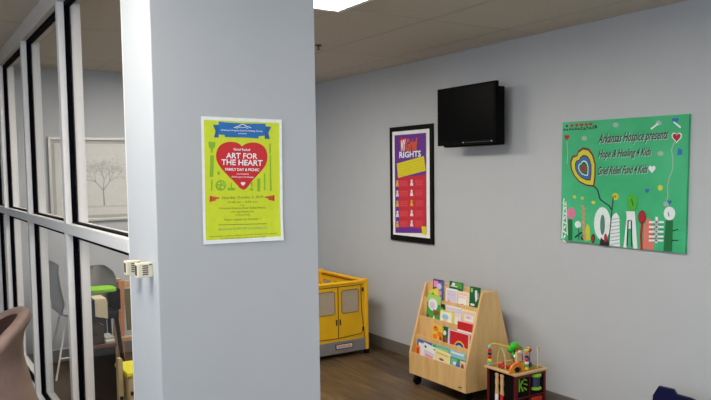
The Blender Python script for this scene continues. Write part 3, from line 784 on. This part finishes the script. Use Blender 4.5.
# bottom tier
b_(0, 3.945, 4.115, .336, .172, K['navy'], 'wide blue book at the left of the bottom tier',
   [(K['blue'], rc(0, 0, 1, .12)), (K['white'], rc(.1, .12, .95, .9))], off=-.002, tilt=-.03)
b_(0, 4.072, 4.125, .292, .175, K['orange'], 'small orange and red book in the bottom left corner', [(K['red'], rc(.5, .1, .95, 1))], off=.009)
b_(0, 3.906, 4.045, .322, .172, K['white'], 'white book with a pink picture on the bottom tier',
   [(K['lilac'], rc(.1, .3, .95, .95)), (K['brown'], disc(.2, .15, .1, .06)), (K['pink'], rc(.25, .45, .85, .75)), (K['green'], rc(.85, .05, 1, .12))], off=.006, tilt=-.12)
b_(0, 3.742, 3.935, .336, .175, K['teal'], 'teal edged book standing behind the cream book', [(K['green'], rc(.02, .02, .2, .3)), (K['ltgreen'], rc(.2, .1, .9, .2))], off=-.002)
b_(0, 3.735, 3.898, .306, .17, K['cream'], 'cream yellow book in the middle of the bottom tier',
   [(K['gold'], rc(.08, .1, .9, .2)), (K['brown'], disc(.45, .42, .16, .06)), (K['white'], rc(.2, .5, .8, .8)), (K['ltgreen'], disc(.3, .7, .12, .1))], off=.007, tilt=-.06)
b_(0, 3.588, 3.745, .332, .175, K['ltblue'], 'pale blue book behind the painted one, bottom right', [(K['white'], rc(.1, .04, .9, .12)), (K['teal'], rc(0, .3, 1, 1))], off=-.002)
b_(0, 3.569, 3.728, .29, .17, K['green'], 'green, blue and brown picture book at the bottom right end',
   [(K['teal'], rc(.05, .05, .45, .5)), (K['blue'], disc(.5, .5, .14, .3)), (K['peach'], rc(.65, .05, .98, 1)), (K['brown'], disc(.8, .4, .1, .2)), (K['white'], disc(.3, .3, .1, .1))], off=.007)

# ================================================================== ACTIVITY CUBE
AX0, AX1, AY0, AY1, AZ = 3.085, 3.345, 3.06, 3.31, .33
ac = thing('activity_cube', 'dark red wooden activity cube with bead maze on top', 'toy', ((AX0+AX1)/2, (AY0+AY1)/2, 0))
DR = mat('dark_red_lacquer', (92, 14, 18), .4); INKB = mat('cube_black', (9, 8, 9), .5, spec=.15); TRAY = mat('tray_maple', (216, 176, 124), .45, noise=.1, stretch=(2, 10, 1))
m = MB().box((AX0+.008, AY0+.008, .012), (AX1-.008, AY1-.008, AZ-.014)); m.build('body', INKB, ac)
for (xx, yy) in ((AX0, AY0), (AX1-.018, AY0), (AX0, AY1-.018), (AX1-.018, AY1-.018)): MB().box((xx, yy, 0), (xx+.018, yy+.018, AZ-.014), .002).build('corner_post', DR, ac)
m = MB()
m.box((AX0+.018, AY0+.001, AZ-.034), (AX1-.018, AY0+.012, AZ-.014)).box((AX0+.018, AY0+.001, .01), (AX1-.018, AY0+.012, .03))
m.box((AX0+.118, AY0+.003, .03), (AX0+.126, AY0+.012, AZ-.034)).box((AX0+.018, AY0+.003, .168), (AX1-.018, AY0+.012, .176))
m.build('face_frame', DR, ac)
bx((AX0-.012, AY0-.012, AZ-.014), (AX1+.008, AY1+.012, AZ), .004).build('tray', TRAY, ac)
bx((AX0+.01, AY0+.01, AZ), (AX1-.014, AY1-.01, AZ+.002)).build('tray_top', c('tray_olive', (150, 120, 40)), ac)
# figures on the left (-x) face
for yy in (3.222, 3.178):
    f = MB()
    def FP(a, b, d): return Vector((AX0+.006-d, yy-a, .17+b))
    f.prism([(-.009, .11), (-.015, .122), (-.010, .13), (.010, .13), (.015, .122), (.009, .11), (.013, .07), (.009, .05), (.014, .0), (-.014, 0), (-.009, .05), (-.013, .07)], FP, 0, .008)
    f.build('wooden_figure', TRAY, ac)
bx((AX0-.003, 3.168, .12), (AX0+.004, 3.19, .175), .002).build('red_block', K['red'], ac); bx((AX0-.003, 3.21, .12), (AX0+.004, 3.235, .168), .002).build('white_block', K['white'], ac)
# right (-y) face: green shape, spinning drums, red block
LG = c('lime_paint', (130, 190, 40)); m = MB()
def RP(a, b, d): return Vector((AX0+a, AY0+.006-d, b))
for pts in ([(.03, .215), (.036, .215), (.036, .292), (.03, .292)], [(.036, .25), (.058, .282), (.064, .276), (.04, .244)], [(.042, .244), (.06, .212), (.067, .217), (.048, .25)],
            [(.07, .29), (.095, .28), (.095, .272), (.07, .282)], [(.072, .262), (.1, .252), (.1, .244), (.072, .254)], [(.072, .238), (.096, .222), (.092, .214), (.07, .23)]):
    m.prism(pts, RP, 0, .006)
m.build('green_track', LG, ac)
for z, mm, nm in ((.205, LG, 'drum_rim'), (.285, LG, 'drum_rim')):
    MB().lathe((AX0+.178, AY0+.010, z), [(.03, 0), (.036, .004), (.036, .014), (.03, .018)], 22).build(nm, mm, ac, smooth=True)
MB().lathe((AX0+.178, AY0+.012, .223), [(.027, 0), (.027, .062)], 20).build('drum', c('drum_blue', (50, 60, 90)), ac, smooth=True)
bx((AX0+.135, AY0-.004, .13), (AX0+.225, AY0+.01, .162), .004).build('red_slider', c('slider_red', (190, 50, 30)), ac)
bx((AX0+.04, AY0-.003, .12), (AX0+.08, AY0+.01, .155), .004).build('orange_slider', c('slider_orange', (190, 90, 50)), ac)
# top: bead column left
BC = [K['green'], K['yellow'], K['red'], K['black'], K['red'], K['teal']]
xx, yy = 3.09, 3.29
MB().tube([(xx, yy, AZ), (xx, yy, AZ+.135)], .004).build('bead_post', TRAY, ac)
for k, (mm, z) in enumerate(((K['teal'], .015), (K['yellow'], .036), (K['red'], .056), (K['black'], .077), (K['red'], .098), (K['teal'], .120))):
    MB().lathe((xx, yy, AZ+z-.009), [(.006, 0), (.013, .004), (.013, .014), (.006, .018)], 14).build('bead', mm, ac, smooth=True)
MB().tube([(xx, yy, AZ+.135), (xx+.02, yy-.02, AZ+.145), (xx+.05, yy-.05, AZ+.135), (xx+.09, yy-.08, AZ+.125), (xx+.11, yy-.1, AZ+.07), (xx+.12, yy-.11, AZ)], .0028).build('maze_wire', K['yellow'], ac, smooth=True)
arc = [(3.10+.0*t, 3.232-.068*(1-math.cos(PI*t))/2, AZ+.03+.10*math.sin(PI*t)) for t in [k/12 for k in range(13)]]
arc = [(3.10, 3.232, AZ)] + arc + [(3.10, 3.164, AZ)]
MB().tube(arc, .0032).build('maze_wire', c('wire_pale_green', (190, 206, 120)), ac, smooth=True)
rb = [(3.105, 3.222, .018), (3.115, 3.205, .022), (3.105, 3.187, .016), (3.12, 3.195, .036), (3.13, 3.17, .014)]
for k, (a, b, z) in enumerate(rb): MB().sphere((a, b, AZ+z+.0), .012).build('bead', c('bead_crimson', (176, 26, 56)) if k % 2 else K['red'], ac, smooth=True)
# green tree
tr_ = MB().sphere((3.215, 3.20, AZ+.125), .034, (1, .9, .75)).sphere((3.19, 3.21, AZ+.105), .024, (1, .9, .8)).sphere((3.245, 3.19, AZ+.108), .026, (1, .9, .8)).sphere((3.2, 3.19, AZ+.075), .02, (1, .9, .6))
tr_.build('tree_crown', c('toy_green', (44, 176, 34)), ac, smooth=True)
MB().tube([(3.215, 3.20, AZ), (3.215, 3.20, AZ+.1)], .007).build('tree_trunk', c('toy_dark_green', (18, 90, 40)), ac)
bx((3.132, 3.095, AZ), (3.150, 3.113, AZ+.118), .003).build('wooden_post', TRAY, ac)
def AP(a, b, d): return Vector((3.118+a, 3.078+d, AZ+b))
ar = [( -.062*math.cos(PI*k/14), .062*math.sin(PI*k/14)) for k in range(15)] + [(.04*math.cos(PI*k/14), .04*math.sin(PI*k/14)) for k in range(15)]
MB().prism(ar, AP, 0, .014).build('orange_arch', K['orange'], ac)
MB().sphere((3.118, 3.08, AZ+.018), .016).build('dark_wheel', INKB, ac, smooth=True)
# bead column right
xx, yy = 3.20, 3.082
MB().tube([(xx, yy, AZ), (xx, yy, AZ+.14)], .0035).build('bead_post', TRAY, ac)
for mm, z in ((K['yellow'], .012), (K['green'], .030), (K['white'], .046), (K['red'], .064), (K['navy'], .085), (K['orange'], .106), (K['yellow'], .126)):
    MB().lathe((xx, yy, AZ+z-.008), [(.006, 0), (.0125, .004), (.0125, .012), (.006, .016)], 14).build('bead', mm, ac, smooth=True)
MB().sphere((3.243, 3.10, AZ+.118), .014).build('bead', K['red'], ac, smooth=True); MB().sphere((3.225, 3.095, AZ+.130), .010).build('bead', K['yellow'], ac, smooth=True)
MB().tube([(3.2, 3.082, AZ+.135), (3.225, 3.09, AZ+.13), (3.25, 3.105, AZ+.115), (3.265, 3.12, AZ+.06), (3.27, 3.125, AZ)], .003).build('maze_wire', K['blue'], ac, smooth=True)
for k, (a, b, z, mm) in enumerate(((3.262, 3.13, .05, K['black']), (3.268, 3.12, .02, K['navy']), (3.17, 3.14, .04, K['red']), (3.175, 3.15, .075, K['white']), (3.16, 3.16, .02, K['purple']), (3.24, 3.15, .018, K['gold']), (3.19, 3.13, .105, K['peach']))):
    MB().sphere((a, b, AZ+z), .013).build('bead', mm, ac, smooth=True)
MB().tube([(3.165, 3.15, AZ), (3.172, 3.145, AZ+.06), (3.18, 3.14, AZ+.13), (3.2, 3.14, AZ+.14), (3.23, 3.15, AZ+.08), (3.24, 3.15, AZ)], .003).build('maze_wire', K['red'], ac, smooth=True)
w3 = [(3.296, 3.085, AZ)] + [(3.3165-.0205*math.cos(PI*k/8), 3.085+.02*k/8, AZ+.105+.02*math.sin(PI*k/8)) for k in range(9)] + [(3.337, 3.105, AZ)]
MB().tube(w3, .0032).build('maze_wire', c('wire_cream', (226, 196, 150)), ac, smooth=True)

# ================================================================== NAVY CHILD CHAIR (only the top of its back shows)
NAVY = mat('navy_plastic', (4, 4, 52), .5, spec=.15)
nc = thing('child_chair', 'small navy blue child chair against the wall, bottom right corner', 'chair', (3.17, 2.05, 0))
Mn = Matrix.Translation((3.17, 2.092, -.004)) @ Matrix.Rotation(math.radians(18), 4, 'Z')
def nmb(): q = MB(); q.M = Mn; return q
m = nmb(); back = [(-.13, .28), (-.13, .38), (-.105, .428), (-.03, .424), (-.015, .402), (.05, .395), (.12, .375), (.14, .28)]
m.prism([(-a, b) for a, b in back], lambda a, b, d: Vector((.13+d+(b-.28)*.15, a, b)), 0, .022)
m.build('backrest', NAVY, nc)
nmb().box((-.15, -.14, .26), (.14, .14, .285), .008).build('seat', NAVY, nc)
for (a, b) in ((-.13, -.12), (-.13, .12), (.12, -.12), (.12, .12)):
    q = nmb(); q.tube([(a*1.1, b*1.1, 0), (a, b, .262)], [.013, .016], 10); q.build('leg', NAVY, nc, smooth=True)

# ================================================================== BARREL CHAIR (left foreground)
LE = mat('taupe_leather', (128, 104, 95), .42, noise=.12, nscale=30, bump=.15); LI = mat('brown_leather_lining', (48, 18, 12), .5, noise=.15, nscale=30, bump=.2)
bc = thing('barrel_chair', 'high backed taupe barrel chair at the left beside the glass', 'armchair', (0, 2.98, 0))
ccx, ccy = 0.025, 2.98
def rim(th):   # th from -pi..pi, 0 is +x (the back of the chair)
    return .60 + .43*max(0, math.cos(th*.62))**2.0
def shell(r_of, m):
    N = 56; J = 18; T = math.radians(150); vs = []; fs = []
    for i in range(N+1):
        th = -T + 2*T*i/N; zt = rim(th)
        for j in range(J+1):
            z = .12 + (zt-.12)*j/J; r = r_of(z, j/J)
            vs.append((ccx + r*math.cos(th), ccy + r*.92*math.sin(th), z))
    for i in range(N):
        for j in range(J): a = i*(J+1)+j; fs.append((a, a+J+1, a+J+2, a+1))
    return vs, fs, N, J
def ro(z, t):
    ks = [(.1, .43), (.5, .44), (.68, .43), (.8, .40), (.9, .378), (.98, .39), (1.03, .415), (1.2, .43)]
    z = max(.1, min(1.2, z - (rim(0)-1.03)))
    for (a, ra), (b, rb_) in zip(ks, ks[1:]):
        if a <= z <= b: return ra + (rb_-ra)*(z-a)/(b-a) - .025
    return .4
vs, fs, N, J = shell(ro, None)
vi, fi, _, _ = shell(lambda z, t: ro(z, t)-.045, None)
MB().add(vs, fs).build('outer_shell', LE, bc, smooth=True)
MB().add(vi, fi).build('inner_lining', LI, bc, smooth=True)
rimpts = []
for i in range(N+1):
    a = Vector(vs[i*(J+1)+J]); b = Vector(vi[i*(J+1)+J]); rimpts.append((a+b)/2)
MB().tube(rimpts, .0245, 12).build('rolled_rim', LE, bc, smooth=True)
for e in (0, N):
    q = MB(); p = [Vector(vs[e*(J+1)+j]) for j in range(J+1)]; r_ = [Vector(vi[e*(J+1)+j]) for j in range(J+1)]
    q.tube([(a+b)/2 for a, b in zip(p, r_)], .0235, 10).build('arm_front', LE, bc, smooth=True)
MB().lathe((ccx-.02, ccy, .12), [(.29, 0), (.30, .02), (.30, .28), (.28, .32), (.1, .335)], 32).build('seat_cushion', LI, bc, smooth=True)
for k in range(4):
    an = PI/4 + k*PI/2
    MB().tube([(ccx+.24*math.cos(an), ccy+.22*math.sin(an), 0), (ccx+.22*math.cos(an), ccy+.2*math.sin(an), .13)], [.014, .02], 10).build('leg', INKB, bc, smooth=True)

# ================================================================== THINGS SEEN THROUGH THE GLASS
# framed tree drawing on the far wall
QX0, QX1, QZ0, QZ1 = 1.067, 1.93, 1.172, 1.877
tp = thing('framed_tree_print', 'pale framed drawing of a grey tree on the far wall', 'framed picture', ((QX0+QX1)/2, YB, QZ0))
SIL = mat('silver_frame', (205, 202, 194), .35, .3)
e = .022; m = MB().box((QX0, YB-.03, QZ0), (QX0+e, YB, QZ1), .003).box((QX1-e, YB-.03, QZ0), (QX1, YB, QZ1), .003).box((QX0+e, YB-.03, QZ0), (QX1-e, YB, QZ0+e), .003).box((QX0+e, YB-.03, QZ1-e), (QX1-e, YB, QZ1), .003)
m.build('frame', SIL, tp)
bx((QX0+e, YB-.012, QZ0+e), (QX1-e, YB, QZ1-e)).build('mat_board', c('mat_grey', (176, 175, 170)), tp)
bx((QX0+.05, YB-.0135, QZ0+.05), (QX1-.05, YB-.012, QZ1-.05)).build('print', c('print_pale', (214, 213, 208)), tp)
m = MB(); rnd = random.Random(11); leaves = MB()
def twig(x, z, an, L, w, dep):
    x2, z2 = x+L*math.cos(an), z+L*math.sin(an); nx, nz = -math.sin(an)*w, math.cos(an)*w; yq = YB-.0138
    m.add([(x+nx, yq, z+nz), (x-nx, yq, z-nz), (x2-nx*.6, yq, z2-nz*.6), (x2+nx*.6, yq, z2+nz*.6)], [(0, 1, 2, 3)])
    if dep <= 2:
        for _ in range(5):
            a, b, r = x2+rnd.gauss(0, .03), z2+rnd.gauss(0, .022), rnd.uniform(.003, .007)
            leaves.add([(a+r*math.cos(t), YB-.0140, b+r*.8*math.sin(t)) for t in [k*PI/3 for k in range(6)]], [tuple(range(6))])
    if dep:
        for da in ((-.5, .1, .55) if dep > 2 else (-.55, .45)): twig(x2, z2, an+da+rnd.gauss(0, .12), L*.72, w*.6, dep-1)
twig(1.50, 1.30, PI/2+.03, .13, .007, 4)
m.build('tree_drawing', c('pencil_grey', (146, 146, 142)), tp); leaves.build('leaf_drawing', c('pencil_light', (186, 186, 181)), tp)
m = MB(); m.add([(1.2, YB-.0137, 1.30), (1.8, YB-.0137, 1.30), (1.8, YB-.0137, 1.285), (1.2, YB-.0137, 1.285)], [(0, 1, 2, 3)]); m.build('ground_line', c('pencil_faint', (196, 196, 190)), tp)

# pale moulded chair
PC = mat('pale_grey_plastic', (168, 169, 168), .45); CHR = mat('white_steel', (220, 220, 216), .35)
mc = thing('shell_chair', 'pale grey moulded chair with thin white legs behind the glass', 'chair', (1.16, 5.95, 0))
vs = []; fs = []; N = 14
pr = [(-.20, .90), (-.21, .82), (-.20, .70), (-.18, .58), (-.15, .50), (-.08, .45), (.04, .44), (.16, .45), (.21, .43)]
for d in (0, .012):
    for (a, z) in pr:
        for k in range(N+1):
            s = -1+2*k/N; wd = .20 if z < .6 else .20-.05*max(0, z-.6)/.3
            vs.append((1.16+a+d+(.05*s*s if z > .5 else 0), 5.95+s*wd, z - (.03*abs(s)**3 if z > .85 else 0) + (.03*s*s if z < .5 else 0) + d*.5))
M_ = len(pr)
for L in (0, 1):
    for i in range(M_-1):
        for k in range(N): a = L*M_*(N+1)+i*(N+1)+k; fs.append((a, a+1, a+N+2, a+N+1))
MB().add(vs, fs).build('seat_shell', PC, mc, smooth=True)
for sx in (-1, 1):
    for sy in (-1, 1):
        MB().tube([(1.16+sx*.20, 5.95+sy*.19, 0), (1.16+sx*.10, 5.95+sy*.12, .445)], .008).build('leg', CHR, mc, smooth=True)
for sy in (-1, 1): MB().tube([(1.16-.165, 5.95+sy*.166, .16), (1.16+.165, 5.95+sy*.166, .16)], .006).build('stretcher', CHR, mc, smooth=True)

# high chair with lime tray
hcx, hcy = 1.115, 4.98
hc = thing('high_chair', 'grey backed high chair with lime green tray behind the glass', 'high chair', (hcx, hcy, 0))
HG = mat('high_chair_grey', (128, 124, 122), .6, noise=.08)
vs = []; fs = []; N = 12
for d in (0, .03):
    for j in range(9):
        t = j/8; z = .60+.335*t
        wd = .115*(1 if t < .7 else math.sqrt(max(.05, 1-((t-.7)/.33)**2)))
        for k in range(N+1):
            s = -1+2*k/N; vs.append((hcx+.03+s*wd, hcy+.10+.05*t-.05*s*s+d, z))
for L in (0, 1):
    for j in range(8):
        for k in range(N): a = L*9*(N+1)+j*(N+1)+k; fs.append((a, a+1, a+N+2, a+N+1))
MB().add(vs, fs).build('back_shell', HG, hc, smooth=True)
tq = []
for k in range(28):
    t = 2*PI*k/28; ct, st = math.cos(t), math.sin(t)
    tq.append((hcx-.012+.092*math.copysign(abs(ct)**.6, ct), hcy-.13+.10*math.copysign(abs(st)**.6, st)))
MB().prism(tq, lambda a, b, d: Vector((a, b, d)), .80, .818).build('tray', c('lime_plastic', (128, 190, 28)), hc)
MB().box((hcx-.11, hcy-.12, .60), (hcx+.11, hcy+.12, .66), .02).build('seat', BLACK, hc)
for sx in (-1, 1):
    bx((hcx+sx*.105-.012, hcy-.13, .66), (hcx+sx*.105+.012, hcy+.12, .80), .008).build('armrest', BLACK, hc)
    for sy in (-1, 1): MB().tube([(hcx+sx*.13, hcy+sy*.22, 0), (hcx+sx*.09, hcy+sy*.1, .61)], .014).build('leg', BLACK, hc, smooth=True)

# black storage chest with toys on it
kx0, kx1, ky0, ky1, kz = .875, 1.065, 4.35, 4.68, .555
kc = thing('storage_chest', 'black storage chest standing behind the glass beside the tan bin', 'chest', ((kx0+kx1)/2, (ky0+ky1)/2, 0))
bx((kx0, ky0, 0), (kx1, ky1, kz-.02), .004).build('body', INKB, kc); bx((kx0-.006, ky0-.008, kz-.02), (kx1+.006, ky1+.004, kz), .004).build('lid', mat('walnut_lid', (96, 58, 34), .5, noise=.3, stretch=(1, 8, 1)), kc)
bx((kx0+.015, ky0-.003, .03), (kx1-.015, ky0, kz-.05), .001).build('door', mat('chest_door', (8, 7, 8), .6, spec=.1), kc)
tb = thing('toy_crate', 'dark brown wooden toy crate standing on the black chest', 'crate', (.95, 4.42, kz))
m = MB().box((.885, 4.37, kz), (1.005, 4.48, kz+.008)).box((.885, 4.37, kz), (.893, 4.48, kz+.11)).box((.997, 4.37, kz), (1.005, 4.48, kz+.11)).box((.893, 4.37, kz), (.997, 4.378, kz+.11)).box((.893, 4.472, kz), (.997, 4.48, kz+.11))
m.build('crate_body', mat('dark_walnut', (48, 30, 22), .5, noise=.3), tb)
bx((.925, 4.368, kz+.05), (.965, 4.3705, kz+.075)).build('handle_slot', BLACK, tb)
gb = thing('striped_book', 'grey striped book lying on the black chest by the crate', 'book', (1.035, 4.42, kz))
for k in range(3): bx((1.010, 4.355, kz+.012*k), (1.062, 4.49, kz+.012*k+.011), .001).build('cover' if k != 1 else 'pages', c('stripe_grey', (150, 150, 150)) if k != 1 else PAPER, gb)
cl = thing('beige_cloth', 'beige cloth draped over the dark box behind the glass', 'cloth', (1.03, 4.52, .79))
# dark box carrying the cloth
db = thing('dark_box', 'black box on the storage chest carrying a beige cloth', 'box', (.965, 4.58, kz))
bx((.88, 4.50, kz), (1.055, 4.67, .782), .006).build('box_body', mat('matt_black', (16, 15, 16), .7), db); bx((.878, 4.498, .782), (1.057, 4.672, .80), .003).build('box_lid', BLACK, db)
vs = []; fs = []
pr = [(4.65, .8035), (4.60, .8045), (4.54, .804), (4.495, .803), (4.489, .78), (4.488, .74), (4.487, .70)]
for j, (y, z) in enumerate(pr):
    for k in range(9):
        s = k/8; drop = -.02*s*(j > 4); vs.append((.985+.07*s+ (.0 if j < 4 else .004*math.sin(k*1.7)), y - (0 if j < 3 else .002*math.sin(k*2)**2), z+drop))
for j in range(6):
    for k in range(8): a = j*9+k; fs.append((a, a+1, a+10, a+9))
MB().add(vs, fs).build('cloth_sheet', c('cloth_beige', (196, 182, 150), .8), cl, smooth=True)

# tan bin with yellow lid
tn = thing('toy_bin', 'tan toy bin with bright yellow lid behind the glass', 'bin', (1.15, 4.09, 0))
TAN = mat('tan_panel', (190, 164, 118), .5, noise=.08)
bx((1.028, 3.955, 0), (1.32, 4.22, .44), .02).build('bin_body', TAN, tn)
MB().box((1.022, 3.948, .44), (1.326, 4.227, .468), .012).build('bin_lid', c('lid_yellow', (216, 206, 20)), tn)
for z in (.20, .34): bx((1.04, 3.945, z), (1.06, 3.957, z+.02), .003).build('latch', BLACK, tn)
pb = thing('tan_board', 'narrow tan board standing at the left of the toy bin', 'board', (1.0, 4.02, 0))
MB().prism([(.988, 0), (1.014, 0), (1.014, .53), (1.010, .54), (.992, .54), (.988, .53)], lambda a, b, d: Vector((a, d, b)), 4.0, 4.045).build('board_panel', TAN, pb)
bx((.992, 3.998, .30), (1.010, 4.0002, .33), .001).build('latch', BLACK, pb)
# wooden easel
ez = thing('wooden_easel', 'wooden easel frame rising behind the yellow lidded bin', 'easel', (1.480, 5.330, 0))
WD = mat('easel_wood', (170, 112, 66), .5, noise=.25, stretch=(6, 6, 1)); WD2 = mat('easel_wood_light', (204, 164, 122), .5, noise=.15, stretch=(6, 6, 1))
def plank(p, q, w, t_): # board between two points, wide in x
    p, q = Vector(p), Vector(q); ex = Vector((1, 0, 0)); n_ = (q-p).cross(ex).normalized()
    m = MB(); vs = [a + ex*s*w + n_*u*t_ for a in (p, q) for s, u in ((-.5, -.5), (.5, -.5), (.5, .5), (-.5, .5))]
    return m.add(vs, [(0, 1, 2, 3), (7, 6, 5, 4), (0, 4, 5, 1), (1, 5, 6, 2), (2, 6, 7, 3), (3, 7, 4, 0)])
plank((1.290, 5.150, 0), (1.360, 5.330, .78), .045, .02).build('front_leg', WD, ez); plank((1.720, 5.150, 0), (1.660, 5.330, .78), .045, .02).build('front_leg', WD, ez)
plank((1.345, 5.570, 0), (1.345, 5.360, .80), .04, .02).build('rear_leg', WD2, ez); plank((1.680, 5.570, 0), (1.680, 5.360, .80), .04, .02).build('rear_leg', WD2, ez)
bx((1.340, 5.325, .73), (1.690, 5.350, .78), .003).build('top_bar', WD2, ez); bx((1.300, 5.210, .36), (1.710, 5.250, .39), .003).build('paint_ledge', WD2, ez)
plank((1.510, 5.285, .42), (1.510, 5.335, .72), .26, .008).build('board', mat('easel_board', (90, 84, 50), .6), ez)

# ================================================================== DAYLIGHT
def area(name, loc, rot, sx, sy, e, col):
    L = bpy.data.lights.new(name, 'AREA'); L.shape = 'RECTANGLE'; L.size = sx; L.size_y = sy; L.energy = e; L.color = col
    o = bpy.data.objects.new(name, L); COL.objects.link(o); o.location = loc; o.rotation_euler = rot; return o
DAY = (.72, .86, 1.0)
for (a, b), e in zip(wins, (56, 40)): area('daylight', (XL-.12, (a+b)/2, 1.45), (0, -PI/2, 0), 1.3, b-a-.1, e, DAY)
area('daylight', ((wx[0]+wx[1])/2, YN-.12, 1.45), (PI/2, 0, 0), wx[1]-wx[0]-.1, 1.3, 38, DAY)
wd = bpy.data.worlds.new('sky'); S.world = wd; wd.use_nodes = True
wd.node_tree.nodes['Background'].inputs[0].default_value = (.62, .78, 1, 1); wd.node_tree.nodes['Background'].inputs[1].default_value = 1.0

# ================================================================== CAMERA
f, pcx, pcy = 717.69, 355.5, 222.0
def ray(u, v): return np.array([u-pcx, v-pcy, f])
Yc = ray(-105, 179); Yc = Yc/np.linalg.norm(Yc); Xc = ray(1480, 158); Xc = Xc/np.linalg.norm(Xc)
Dc = np.cross(Xc, Yc)
if Dc[1] < 0: Dc = -Dc
Dc = Dc/np.linalg.norm(Dc)
R = np.array([Xc, Yc, -Dc])            # camera (right, down, forward) -> world
right, down, fwd = R[:, 0], R[:, 1], R[:, 2]
cam = bpy.data.cameras.new('camera'); co = bpy.data.objects.new('camera', cam); COL.objects.link(co)
Mx = Matrix(((right[0], -down[0], -fwd[0], 0), (right[1], -down[1], -fwd[1], 0), (right[2], -down[2], -fwd[2], 1.55), (0, 0, 0, 1)))
co.matrix_world = Mx
cam.sensor_width = 36; cam.sensor_fit = 'HORIZONTAL'; cam.lens = f/711*36
cam.shift_x = (355.5-pcx)/711; cam.shift_y = (pcy-200)/711
cam.clip_start = .05
S.camera = co
S.view_settings.view_transform = 'Standard'; S.view_settings.look = 'None'; S.view_settings.gamma = 1; S.view_settings.use_curve_mapping = False
S.view_settings.exposure = -0.03
